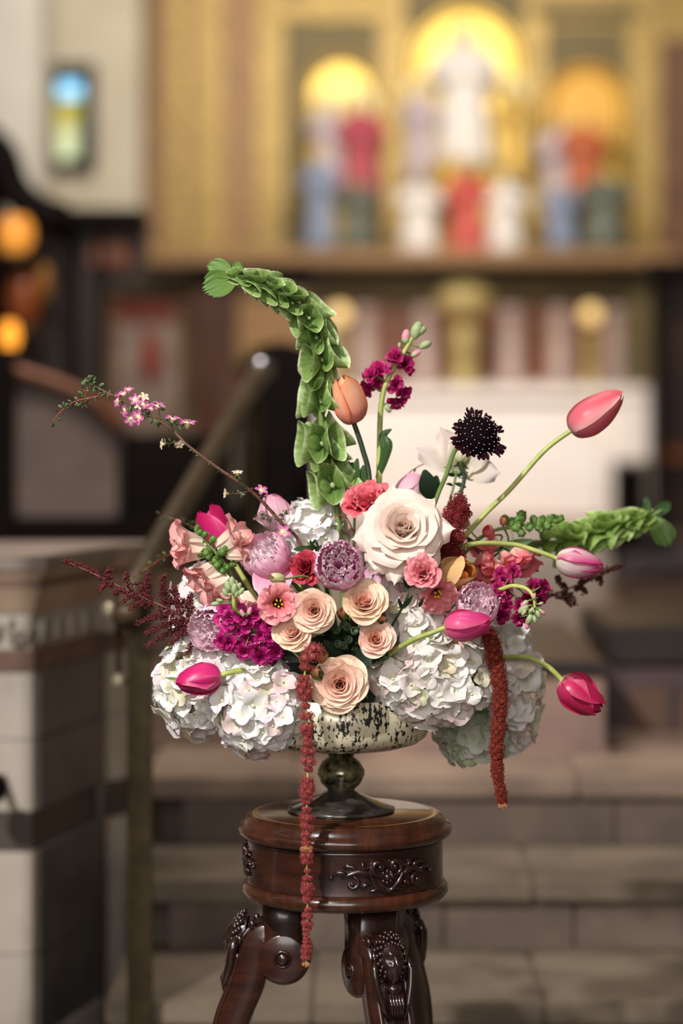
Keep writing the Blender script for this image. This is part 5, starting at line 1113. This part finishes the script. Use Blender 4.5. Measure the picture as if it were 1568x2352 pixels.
snapdragon('coral snapdragon spike pointing right with a green budded tip', [P(1296, 1192, .07), P(1240, 1200, .07), P(1180, 1210, .06), P(1120, 1225, .05), P(1050, 1290, .02)],
           [(1140, 1240, .04, 1110, 1262, 66, 0.3), (1120, 1270, .03, 1112, 1300, 76, 1.0), (1180, 1260, .05, 1212, 1298, 72, 1.8), (1070, 1210, .03, 1052, 1180, 66, 0.2), (1090, 1300, .02, 1080, 1330, 70, 2.2), (1130, 1290, .03, 1150, 1330, 70, 1.2), (1060, 1250, .0, 1046, 1270, 60, 0.2), (1150, 1270, .04, 1175, 1290, 60, 2.9)],
           [(1288, 1190, .07, 8), (1278, 1196, .07, 9), (1264, 1192, .07, 10), (1256, 1206, .07, 11), (1246, 1194, .07, 10), (1236, 1206, .07, 12), (1226, 1196, .07, 12), (1214, 1210, .06, 12), (1198, 1186, .06, 13), (1190, 1198, .06, 13), (1184, 1212, .06, 12), (1174, 1200, .06, 11), (1160, 1194, .06, 11), (1240, 1214, .07, 9), (1196, 1222, .06, 11)], M_SNC)
rosebud('coral snapdragon bud at the right beside the budded spike', 1122, 1222, 0.02, 48, (-.2, -.8, .3), M_SNC, False, 'snapdragon_bud')
rosebud('small apricot snapdragon bud above the coral spike', 1155, 1196, 0.05, 26, (0, -.5, .8), M_BUDO, False, 'snapdragon_bud')

# ---- bells of Ireland
def bell_mesh(m, sq):
    V = []
    nu = 20; ph = random.uniform(0, 6)
    for j in range(9):
        t = j/8
        row = []
        for k in range(nu):
            a = 2*PI*k/nu
            r = (0.13+0.87*t**0.6)*(1+t**2*(0.045*math.cos(5*a+ph)+0.04*math.cos(2*a)))
            z = 1.25*t**1.15*(1+0.05*t*math.cos(3*a+ph+1))
            row.append([r*math.cos(a), r*math.sin(a)*sq, z])
        V.append(row)
    return MB().grid(np.array(V), close_u=True).mesh('bell', m)
def along(pos, z, t):
    z = z.normalized(); x = (t-z*t.dot(z)).normalized(); y = z.cross(x)
    return Matrix(((x.x, y.x, z.x, pos[0]), (x.y, y.y, z.y, pos[1]), (x.z, y.z, z.z, pos[2]), (0, 0, 0, 1)))
def bells(label, path, nodes, m, leaves=(), sr=0.0036, end=None, stem_m=None, scale=1.0):
    th = Thing('bells_of_ireland', label, 'flower', Matrix.Translation(path[0]), 'bells of Ireland')
    sp = spline(path+[Vector(end) if end is not None else HEART], 60)
    th.wpart('stem', MB().tube(sp, [lerp(sr*0.7, sr*1.15, i/59) for i in range(60)], 8), stem_m or M_STEM)
    bm_ = [bell_mesh(m, q) for q in (0.72, 0.58, 0.5, 0.66)]
    pip = MB().ball((0, 0, 0.25), 0.16, 7, 5).mesh('pip', M_BUDG)
    nn = 0
    for x, y, dy, R_px, n in nodes:
        p = P(x, y, dy); i = min(range(60), key=lambda k: (sp[k]-p).length); p = sp[i]
        T = (sp[max(0, i-1)]-sp[min(59, i+1)]).normalized()        # towards the tip
        o1 = T.orthogonal().normalized(); o2 = T.cross(o1); a0 = random.uniform(0, 6)
        for k in range(n):
            a = a0+2*PI*k/n+random.uniform(-.2, .2)
            rad = o1*math.cos(a)+o2*math.sin(a)
            ax = (rad*0.9+T*random.uniform(0.1, 0.6)).normalized()
            R = R_px*S(dy)*random.uniform(.85, 1.12)
            b = th.part('bell', bm_[nn % 4], th.Mi @ along(p+rad*0.003, ax, T) @ Matrix.Diagonal((R*1.18, R*random.uniform(.85, 1.15), R, 1))); nn += 1
            th.part('pip', pip, None, b)
    for b, t, w, mm in leaves:
        bb_, tt_ = Vector(b), Vector(t); d = tt_-bb_; L = d.length; d.normalize()
        n = Vector((0.1, -1, 0.3)); n = (n-d*n.dot(d)).normalized(); s = d.cross(n)
        M_ = Matrix(((d.x, s.x, n.x, bb_.x), (d.y, s.y, n.y, bb_.y), (d.z, s.z, n.z, bb_.z), (0, 0, 0, 1)))
        V = petal(L, w, (84, 88, 94, 100), w*0.8, nu=36, nv=16, b0=0.12, tm=0.6, tw=0.55, rnd=0.22, ruffle=w*0.03, rn=4, lobes=0.11, lobe_n=3.5)
        th.part('leaf', MB().grid(V).mesh('leaf', mm), th.Mi @ M_)
    return th
bells('tall spike of green bells arching to the upper left', [P(520, 634, -.03), P(560, 640, -.03), P(600, 655, -.03), P(650, 680, -.02), P(690, 708, -.01), P(722, 760, 0), P(738, 830, .01), P(736, 900, .02), P(740, 1000, .02), P(756, 1090, .03), P(775, 1180, .03)],
      [(545, 640, -.03, 13, 4), (568, 645, -.03, 18, 5), (594, 652, -.03, 22, 5), (622, 666, -.03, 24, 5), (650, 680, -.02, 26, 5), (676, 698, -.02, 28, 5), (706, 730, -.01, 33, 5), (722, 770, 0, 34, 5), (738, 830, .01, 35, 6), (737, 880, .02, 32, 4), (736, 930, .02, 36, 6), (740, 1020, .02, 40, 6), (748, 1060, .02, 30, 3), (762, 1120, .03, 42, 6)], M_BELL_L,
      [(P(545, 638, -.03), P(464, 668, -.045), 72*S(-.03), M_LEAF_B), (P(540, 634, -.03), P(474, 606, -.03), 50*S(-.03), M_LEAF_B), (P(536, 640, -.025), P(548, 598, -.03), 30*S(-.03), M_LEAF_B)], sr=0.0042)
bells('spike of green bells reaching out to the right, out of focus', [P(1520, 1172, .26), P(1470, 1196, .26), P(1400, 1215, .24), P(1340, 1232, .22), P(1280, 1245, .19), P(1200, 1250, .14), P(1080, 1300, .06)],
      [(1480, 1193, .26, 17, 4), (1455, 1200, .26, 21, 5), (1430, 1206, .25, 24, 5), (1404, 1213, .24, 26, 5), (1378, 1220, .24, 28, 5), (1350, 1230, .22, 29, 5), (1320, 1236, .21, 30, 5), (1290, 1244, .2, 31, 5), (1250, 1248, .16, 24, 3)], M_BELL,
      [(P(1490, 1190, .26), P(1542, 1152, .27), 30*S(.26), M_LEAF), (P(1500, 1186, .26), P(1536, 1258, .25), 62*S(.26), M_LEAF_B), (P(1480, 1196, .26), P(1484, 1140, .26), 24*S(.26), M_LEAF)], sr=0.0036)
# ---- scabiosa
ax = Vector((0.25, -1.0, 0.55)).normalized(); sc = P(1097, 997, -0.03); R = 46*S(-.03)
scab = flower('scabiosa', 'dark maroon scabiosa with white pin anthers before the ivory rose', 'flower', sc-ax*R*0.5, ax)
scab.part('flower_heart', MB().ball((0, 0, R*0.30), R*1.0, 24, 14, (1, 1, 0.72)).mesh('flower_heart', M_SCABD))
spk = MB(); an = MB()
for i in range(170):
    z = 1-0.95*(i+0.5)/170; a = i*2.399963; h = math.sqrt(1-z*z); d = Vector((h*math.cos(a), h*math.sin(a), z*0.72))
    spk.octa(d*R*1.0+Vector((0, 0, R*.3)), R*0.075)
    if i % 2 == 0: an.octa(d*R*1.16+Vector((0, 0, R*.3)), R*0.033)
    if i % 2 == 0: spk.tube([d*R*0.95+Vector((0, 0, R*.3)), d*R*1.15+Vector((0, 0, R*.3))], R*0.012, 4)
scab.part('florets', spk.mesh('florets', M_SCABD), kind='stuff'); scab.part('anthers', an.mesh('anthers', M_ANTH), kind='stuff', label='white pin-head anthers')
for k in range(26):
    V = petal(R*random.uniform(.42, 1.08), R*0.42, [75+random.uniform(-22, 22), 80, 96+random.uniform(-10, 20)], R*0.5, r0=R*0.72, nu=8, nv=8, b0=0.35, tm=0.8, tw=0.9, rnd=0.1, notch=0.2, ruffle=R*0.07, rn=1.7)
    V[..., 2] += R*random.uniform(0.1, 0.4); scab.part('petal', MB().grid(rotz(V, 2*PI*k/26+random.uniform(-.18, .18))).mesh('petal', M_SCAB))
for k in range(7): scab.part('sepal', MB().grid(rotz(petal(R*.6, R*.2, (70, 88, 110), R*.4, nu=4, nv=5, tw=.2), 2*PI*k/7)).mesh('sepal', M_LEAF))
add_stem(scab, sc-ax*R*0.5, ax, [P(1048, 1030, .0), P(1025, 1090, 0.005), P(1000, 1150, 0.01), P(940, 1320, 0.0)], 0.0030, M_STEM)
# ---- astilbe
def astilbe(label, main, branches, m, stem_m, bead=0.0013, end=None):
    th = Thing('astilbe', label, 'flower', Matrix.Translation(main[0]), 'astilbe plumes')
    sp = spline(main+[Vector(end) if end is not None else HEART], 50)
    th.wpart('stem', MB().tube(sp, [lerp(0.0009, 0.0022, i/49) for i in range(50)], 6), stem_m)
    for k, (a, b, w) in enumerate(branches):
        a, b = Vector(a), Vector(b); mb = MB(); L = (b-a).length
        pts = [a, a.lerp(b, .5)+Vector((random.uniform(-.004, .004), random.uniform(-.006, .006), .004)), b]
        s2 = spline(pts, 14)
        mb.tube(s2, [lerp(0.0011, 0.0004, i/13) for i in range(14)], 5)
        nb = int(max(20, L*900))
        t = (b-a).normalized(); o1 = t.orthogonal().normalized(); o2 = t.cross(o1)
        for i in range(nb):
            f = i/nb; p = s2[min(13, int(f*14))]; an_ = i*2.399963; q = w*(1-f)**0.7*random.uniform(.25, 1.1)+0.0018
            d = (o1*math.cos(an_)+o2*math.sin(an_)+t*0.7).normalized()
            e = p+d*q
            mb.tube([p, e], 0.0004, 3, False)
            for z in range(int(4+q/0.0015)):
                g = random.uniform(0.35, 1.05); c = p+d*q*g+Vector((random.gauss(0, .0015), random.gauss(0, .0015), random.gauss(0, .0015)))
                mb.octa(c, bead*random.uniform(.7, 1.4))
        th.wpart('plume', mb, m, smooth=False)
    return th
astilbe('burgundy astilbe plume reaching out at the left', [P(150, 1289, -.06), P(215, 1318, -.06), P(270, 1345, -.06), P(330, 1373, -.055), P(400, 1405, -.05), P(462, 1440, -.04)],
        [(P(250, 1335, -.06), P(152, 1290, -.06), .0035), (P(248, 1335, -.06), P(250, 1310, -.06), .004), (P(262, 1342, -.06), P(228, 1356, -.065), .004), (P(300, 1360, -.06), P(292, 1318, -.06), .005), (P(290, 1358, -.06), P(262, 1366, -.065), .004), (P(320, 1370, -.06), P(284, 1380, -.07), .005),
         (P(340, 1378, -.055), P(342, 1318, -.055), .008), (P(352, 1388, -.055), P(300, 1396, -.07), .006), (P(380, 1398, -.05), P(376, 1322, -.05), .010), (P(400, 1408, -.05), P(318, 1432, -.07), .008), (P(416, 1412, -.05), P(400, 1350, -.04), .009), (P(430, 1425, -.045), P(338, 1452, -.07), .008), (P(446, 1432, -.04), P(340, 1482, -.07), .008),
         (P(440, 1430, -.04), P(440, 1368, -.03), .010), (P(455, 1440, -.04), P(392, 1478, -.075), .007), (P(460, 1440, -.04), P(430, 1500, -.075), .006), (P(330, 1373, -.055), P(312, 1340, -.05), .006), (P(370, 1392, -.05), P(420, 1385, -.03), .008)], M_AST, M_TWIG)
astilbe('dark brown astilbe plume out of focus behind the striped tulip', [P(1425, 1300, .2), P(1370, 1325, .2), P(1310, 1350, .18), P(1260, 1372, .16), P(1180, 1420, .1)],
        [(P(1330, 1342, .19), P(1425, 1300, .2), .003), (P(1340, 1340, .19), P(1330, 1318, .19), .004), (P(1320, 1350, .19), P(1345, 1362, .18), .004), (P(1300, 1354, .18), P(1280, 1326, .18), .005), (P(1290, 1360, .18), P(1318, 1386, .17), .005), (P(1270, 1366, .17), P(1310, 1388, .16), .005), (P(1260, 1372, .16), P(1250, 1340, .16), .006), (P(1370, 1325, .2), P(1380, 1338, .2), .003)], M_ASTB, M_TWIG, 0.0016)
def fuzz(mb, c, R, n, r, flat=1.0):
    for i in range(n):
        z = 1-2*(i+.5)/n; a = i*2.399963; h = math.sqrt(max(0, 1-z*z)); q = R*random.uniform(.62, 1.22)
        mb.octa((c[0]+h*math.cos(a)*q, c[1]+h*math.sin(a)*q, c[2]+z*q*flat), r*random.uniform(.7, 1.3), r*random.uniform(.8, 1.6))
    mb.ball(c, R*0.6, 7, 5)
# celosia: burgundy plume behind the blush rose
th = Thing('celosia', 'dark red celosia plume between the blush rose and the coral snapdragon', 'flower', Matrix.Translation(P(1052, 1150, -.01)))
for (x, y, r) in ((1056, 1146, 15), (1044, 1160, 16), (1064, 1164, 13), (1036, 1178, 18), (1050, 1188, 18), (1030, 1200, 20), (1046, 1212, 20), (1034, 1232, 22), (1052, 1236, 18), (1028, 1256, 22), (1044, 1266, 20), (1020, 1276, 18), (1070, 1180, 12), (1010, 1262, 16)):
    mb = MB(); p = P(x, y, -0.03+random.uniform(-.01, .01)); fuzz(mb, p, r*S(0), 170, 0.0010); th.wpart('plume', mb, M_CEL, smooth=False)
add_stem(th, P(1030, 1270, -.02), (0, 0, 1), None, 0.003, M_STEM_D)
# ---- trailing amaranth
def amaranth(label, path, m, r_px, step, m_tip=None, rough_gap=False, end=None):
    th = Thing('amaranth', label, 'flower', Matrix.Translation(path[0]), 'trailing amaranth tassels')
    sp = spline(path, 160); L = [0]
    for i in range(1, 160): L.append(L[-1]+(sp[i]-sp[i-1]).length)
    e = [Vector(end) if end is not None else HEART, sp[0].lerp(HEART, .4)+Vector((0, -.01, .02))]
    th.wpart('stem', MB().tube(spline(e+sp[::16]+[sp[-1]], 50), 0.0013, 6), M_STEM_Y if rough_gap else M_TWIG_R)
    d = 0; k = 0
    while d < L[-1]:
        f = d/L[-1]; i = min(159, int(np.searchsorted(L, d)))
        r = r_px(f)*S(-.12); p = sp[i]
        mb = MB()
        for q in range(4 if r > 0.005 else 3):
            a = q*PI/2+k*0.8; c = p+Vector((math.cos(a), math.sin(a), random.uniform(-.3, .3)))*r*0.52
            fuzz(mb, c, r*0.56, 80, 0.00075)
        tip = f > 0.975 or (rough_gap and abs(f-0.625) < 0.012)
        th.wpart('blossom_cluster', mb, m_tip if tip and m_tip else m, smooth=False)
        d += step(f)*S(-.12); k += 1
    return th
amaranth('red amaranth tassel trailing down the front past the stand top', [P(718, 1490, -.165), P(706, 1520, -.17), P(698, 1570, -.172), P(704, 1650, -.172), P(708, 1740, -.172), P(704, 1850, -.172), P(704, 1950, -.172), P(706, 2080, -.172), P(704, 2160, -.172), P(702, 2222, -.172)], M_AMA,
         lambda f: lerp(21, 11, f)*(0.82+0.25*math.sin(f*61)) if f > .05 else 24, lambda f: lerp(20, 12, f)*(1+0.3*math.sin(f*40)), M_AMAT, True)
amaranth('rust brown amaranth tassel hanging at the right', [P(1120, 1455, -.10), P(1133, 1490, -.105), P(1142, 1540, -.11), P(1148, 1590, -.11), P(1146, 1660, -.11), P(1140, 1720, -.11), P(1143, 1780, -.11), P(1152, 1830, -.11), P(1156, 1858, -.11)], M_AMAD,
         lambda f: lerp(22, 12, f**1.6)*(0.94+0.08*math.sin(f*50)), lambda f: 10, M_AMAT)
# ---- waxflower twig
def leafy(th, pts, n, r_px, dy, m=M_LEAF_S, spread=1.0):
    for i in range(n):
        p = pts[random.randrange(len(pts))]; d = Vector((random.gauss(0, 1), random.gauss(0, 1), random.gauss(0, 1))).normalized()
        s = r_px*S(dy)*random.uniform(.7, 1.3)
        th.part('leaf', random.choice(LEAFLETS), th.Mi @ frame(p+d*s*0.3*spread, d, random.uniform(0, 6)) @ Matrix.Scale(s, 4))
LEAFLETS = [MB().ball((0, 0, 0.5), 0.5, 6, 5, (0.55, 0.22, 1)).mesh('leaf', M_LEAF_S), MB().ball((0, 0, 0.5), 0.5, 6, 5, (0.45, 0.25, 1)).mesh('leaf', M_STEM_D), MB().ball((0, 0, .5), .5, 6, 5, (.6, .25, 1)).mesh('leaf', M_LEAF_S)]
def wax_bloom(th, px, py, dy, R_px, axis, m=M_WAX, center=M_WAXC):
    R = R_px*S(dy); M_ = th.Mi @ frame(P(px, py, dy), axis, random.uniform(0, 6))
    c = th.part('bloom', MB().lathe([(R*.08, -R*.7), (R*.34, -R*.4), (R*.4, 0), (R*.3, R*.12), (0.0001, R*.16)], 10).mesh('bloom', center), M_)
    for k in range(5): th.part('petal', MB().grid(rotz(petal(R, R*.8, (75, 80, 95), R*.6, r0=R*.25, nu=5, nv=5, rnd=.3, tw=.8), 2*PI*k/5)).mesh('petal', m), None, c)
    return c
wx = Thing('waxflower_twig', 'slender waxflower twig with pink blooms pointing to the upper left', 'flower', Matrix.Translation(P(400, 985, -.03)))
main = [P(195, 868, -.05), P(222, 888, -.05), P(258, 908, -.05), P(330, 945, -.045), P(392, 985, -.04), P(430, 1022, -.04), P(500, 1075, -.035), P(560, 1115, -.03), P(600, 1150, -.02), P(650, 1205, -.01), P(690, 1250, 0), P(740, 1400, 0)]
sp = spline(main+[HEART], 70)
wx.wpart('stem', MB().tube(sp, [lerp(.0008, .0024, min(1, i/40)) for i in range(70)], 6), M_TWIG)
side = spline([P(258, 908, -.05), P(215, 912, -.05), P(160, 928, -.05), P(118, 970, -.05)], 14); wx.wpart('side_twig', MB().tube(side, .0010, 5), M_TWIG_R)
sd2 = spline([P(190, 928, -.05), P(196, 905, -.05), P(192, 895, -.05)], 6); wx.wpart('side_twig', MB().tube(sd2, .0006, 5), M_TWIG_R)
tw = [([P(418, 1012, -.04), P(395, 1018, -.045), P(375, 1020, -.05)], (373, 1020)), ([P(560, 1115, -.03), P(548, 1100, -.035), P(545, 1088, -.035)], (545, 1084)), ([P(575, 1128, -.03), P(545, 1134, -.035), P(522, 1135, -.035)], (518, 1133)), ([P(600, 1152, -.03), P(605, 1138, -.03), P(600, 1128, -.03)], (600, 1126)),
      ([P(640, 1200, -.03), P(650, 1190, -.03), P(652, 1178, -.03)], (652, 1172)), ([P(640, 1196, -.03), P(610, 1184, -.04), P(592, 1184, -.04)], (590, 1184)), ([P(370, 968, -.04), P(366, 945, -.045), P(362, 930, -.05)], (362, 932)), ([P(388, 985, -.04), P(408, 975, -.05), P(428, 975, -.05)], (430, 972)), ([P(385, 980, -.04), P(392, 966, -.05), P(396, 962, -.05)], (396, 962))]
allp = []
for pts, tip in tw:
    s_ = spline(pts, 8); wx.wpart('side_twig', MB().tube(s_, .0006, 5), M_TWIG); allp.append(s_)
random.seed(21)
leafy(wx, sp[1:22], 70, 12, -.05); leafy(wx, side[3:], 26, 12, -.05); leafy(wx, sd2, 8, 12, -.05); leafy(wx, sp[22:46], 22, 8, -.04)
for s_ in allp: leafy(wx, s_[2:], 10, 10, -.04)
for x, y, r, axx in ((270, 920, 15, (-.9, -.5, 0)), (284, 905, 14, (-.2, -.4, .9)), (300, 962, 15, (-.3, -.9, -.4)), (318, 958, 16, (-.6, -.8, 0)), (286, 942, 14, (-.8, -.6, -.2)), (330, 928, 13, (.3, -.7, .5)), (310, 918, 13, (0, -.9, .5)), (362, 932, 16, (.2, -.4, .9)), (396, 962, 16, (.1, -.3, 1)), (430, 972, 20, (.1, -.25, 1)), (295, 895, 11, (0, -.4, .9)), (346, 938, 11, (.2, -.5, .8)), (600, 1126, 14, (.3, -.6, .7)), (650, 1222, 16, (0, -1, .2))):
    wax_bloom(wx, x, y, -.05 if x < 500 else -.04, r, axx)
M_CRM = pmat('wax_cream', [(0, C(240, 232, 200)), (1, C(238, 214, 190))])
for x, y, r, axx in ((373, 1020, 11, (-1, -.4, .1)), (412, 1020, 10, (.2, -.8, -.6)), (545, 1086, 12, (0, -.3, 1)), (518, 1133, 11, (-1, -.3, .1)), (330, 912, 11, (.3, -.7, .6)), (318, 930, 10, (.2, -1, .2))):
    wax_bloom(wx, x, y, -.05, r, axx, M_CRM)
# red twigs out of focus
def red_twig(label, pts, n, dy, lm=9):
    th = Thing('red_twig', label, 'twig', Matrix.Translation(pts[0]), 'red stemmed twigs')
    s_ = spline(pts+[HEART], 40); th.wpart('stem', MB().tube(s_, [lerp(.0006, .0012, i/39) for i in range(40)], 6), M_TWIG_R)
    leafy(th, s_[:20], n, lm, dy, spread=2.4); return th
red_twig('red twig with small green leaves behind the burgundy astilbe', [P(300, 1330, .2), P(345, 1300, .19), P(400, 1272, .17), P(470, 1300, .1)], 26, .18)
red_twig('fine red twig behind the parted magenta tulip', [P(372, 1182, .2), P(420, 1200, .18), P(460, 1222, .15), P(540, 1300, .1)], 26, .18)
red_twig('arching red stem under the ivory rose', [P(1040, 1085, .08), P(1022, 1070, .08), P(980, 1064, .08), P(935, 1090, .08), P(905, 1140, .07), P(880, 1250, .05)], 10, .08)
red_twig('thin curled red stem in front of the back hydrangea', [P(735, 1205, -.01), P(752, 1188, -.015), P(790, 1186, -.015), P(808, 1215, -.01), P(815, 1260, 0.0)], 4, 0)
# ---- foliage
def sprig(label, pts, leaves, m, Lpx, Wpx, group='dark green leaf sprigs', sm=None):
    th = Thing('leaf_sprig', label, 'leaves', Matrix.Translation(pts[0]), group)
    s_ = spline(pts+[HEART], 30); th.wpart('stem', MB().tube(s_, .0018, 6), sm or M_STEM_D)
    lm = [leaf_mesh(1.0, Wpx/Lpx, m) for _ in range(3)]
    for i, (x, y, dy, tx, ty) in enumerate(leaves):
        b, t = P(x, y, dy), P(tx, ty, dy-0.01); d = (t-b); L = d.length; d.normalize()
        n = Vector((random.uniform(-.4, .4), -1, random.uniform(0, .7))); n = (n-d*n.dot(d)).normalized(); q = d.cross(n)
        M_ = Matrix(((d.x, q.x, n.x, b.x), (d.y, q.y, n.y, b.y), (d.z, q.z, n.z, b.z), (0, 0, 0, 1)))
        th.part('leaf', lm[i % 3], th.Mi @ M_ @ Matrix.Scale(L, 4))
    return th
sprig('dark oval leaf standing behind the blush rose', [P(990, 1130, .03), P(985, 1160, .03)], [(992, 1150, .03, 974, 1076), (984, 1150, .04, 1004, 1090)], M_LEAF_D, 74, 44)
sprig('dark stem with leafy sepals under the ivory rose', [P(1048, 1086, .07), P(1035, 1140, .06), P(1010, 1200, .04)], [(1046, 1092, .07, 1022, 1090), (1048, 1094, .07, 1078, 1086), (1044, 1110, .07, 1072, 1122), (1040, 1115, .07, 1022, 1112)], M_LEAF_D, 36, 12, sm=M_STEM)
sprig('dark green sprig deep between the spray roses', [P(790, 1440, -.09), P(795, 1500, -.08)], [(795, 1500, -.085, 760, 1440), (790, 1490, -.085, 830, 1440), (800, 1510, -.09, 760, 1500), (790, 1510, -.09, 835, 1505), (790, 1480, -.09, 800, 1420), (770, 1470, -.09, 730, 1440), (800, 1530, -.10, 850, 1520), (790, 1530, -.10, 740, 1470), (780, 1540, -.10, 690, 1500), (800, 1530, -.10, 900, 1480), (760, 1470, -.085, 700, 1480), (820, 1480, -.085, 870, 1520)], M_LEAF_D, 60, 26)
sprig('green forked lisianthus sprig under the ruffled pink bloom', [P(924, 1326, -.135), P(932, 1350, -.135), P(924, 1395, -.13)], [(932, 1350, -.135, 925, 1322), (932, 1350, -.135, 943, 1328), (922, 1398, -.13, 948, 1365), (922, 1400, -.13, 912, 1372), (962, 1395, -.13, 975, 1370)], M_LEAF_D, 34, 9, sm=M_STEM_D)
sprig('dark leaves at the foot of the peach tulip stem', [P(800, 1060, .04), P(815, 1120, .03)], [(806, 1130, .04, 806, 1060), (800, 1140, .04, 775, 1070), (812, 1140, .03, 824, 1050), (820, 1150, .03, 836, 1065)], M_LEAF, 74, 24)
sprig('green leaves behind the striped tulip stem at the right', [P(1170, 1270, .08), P(1120, 1290, .05)], [(1140, 1265, .07, 1225, 1240), (1150, 1270, .07, 1230, 1270), (1180, 1300, .08, 1240, 1312), (1110, 1280, .05, 1080, 1240), (1100, 1270, .06, 1065, 1230), (1130, 1300, .06, 1200, 1330)], M_LEAF, 80, 24)
sprig('green sprig tucked behind the fringed mauve tulip', [P(716, 1245, -.05), P(735, 1275, -.05)], [(722, 1262, -.05, 712, 1238), (724, 1266, -.05, 740, 1250), (716, 1262, -.05, 672, 1262), (726, 1262, -.05, 716, 1250), (720, 1264, -.06, 703, 1252), (700, 1330, -.06, 680, 1290), (700, 1330, -.06, 668, 1330)], M_LEAF, 40, 14)
sprig('dark leaves low among the left hydrangea heads', [P(560, 1540, -.06), P(640, 1540, -.05)], [(560, 1540, -.075, 540, 1575), (575, 1545, -.08, 575, 1590), (600, 1500, -.07, 560, 1540), (640, 1490, -.09, 610, 1540), (640, 1500, -.1, 690, 1520), (520, 1520, -.05, 500, 1500)], M_LEAF_D, 50, 24)
sprig('green leaves hanging under the cream hydrangea on the right', [P(1060, 1600, -.02), P(1000, 1600, -.02)], [(1050, 1580, -.04, 1110, 1560), (1060, 1600, -.02, 1120, 1640), (1040, 1600, -.02, 1030, 1650), (940, 1600, -.06, 900, 1650), (930, 1610, -.06, 950, 1660)], M_LEAF_B, 60, 34)
th = Thing('seed_sprig', 'dark waxflower seed heads deep between the spray roses', 'twig', Matrix.Translation(P(792, 1460, -.1)))
for (x, y) in ((796, 1441, ), (790, 1436), (760, 1440), (772, 1448), (790, 1484), (800, 1470), (776, 1480), (812, 1450)):
    th.part('seed_head', MB().lathe([(0.0005, -.006), (.005, -.004), (.0065, 0), (.0055, .004), (.004, .0045), (.0035, .002), (.0001, .002)], 10).mesh('seed_head', M_STEM_D), th.Mi @ frame(P(x, y, -.115), (random.uniform(-.4, .4), -1, .4)))
    th.wpart('side_twig', MB().tube([P(x, y, -.112), P(790, 1500, -.08)], .0007, 5), M_STEM_D)
add_stem(th, P(790, 1500, -.08), (0, 0, 1), None, .0015, M_STEM_D)
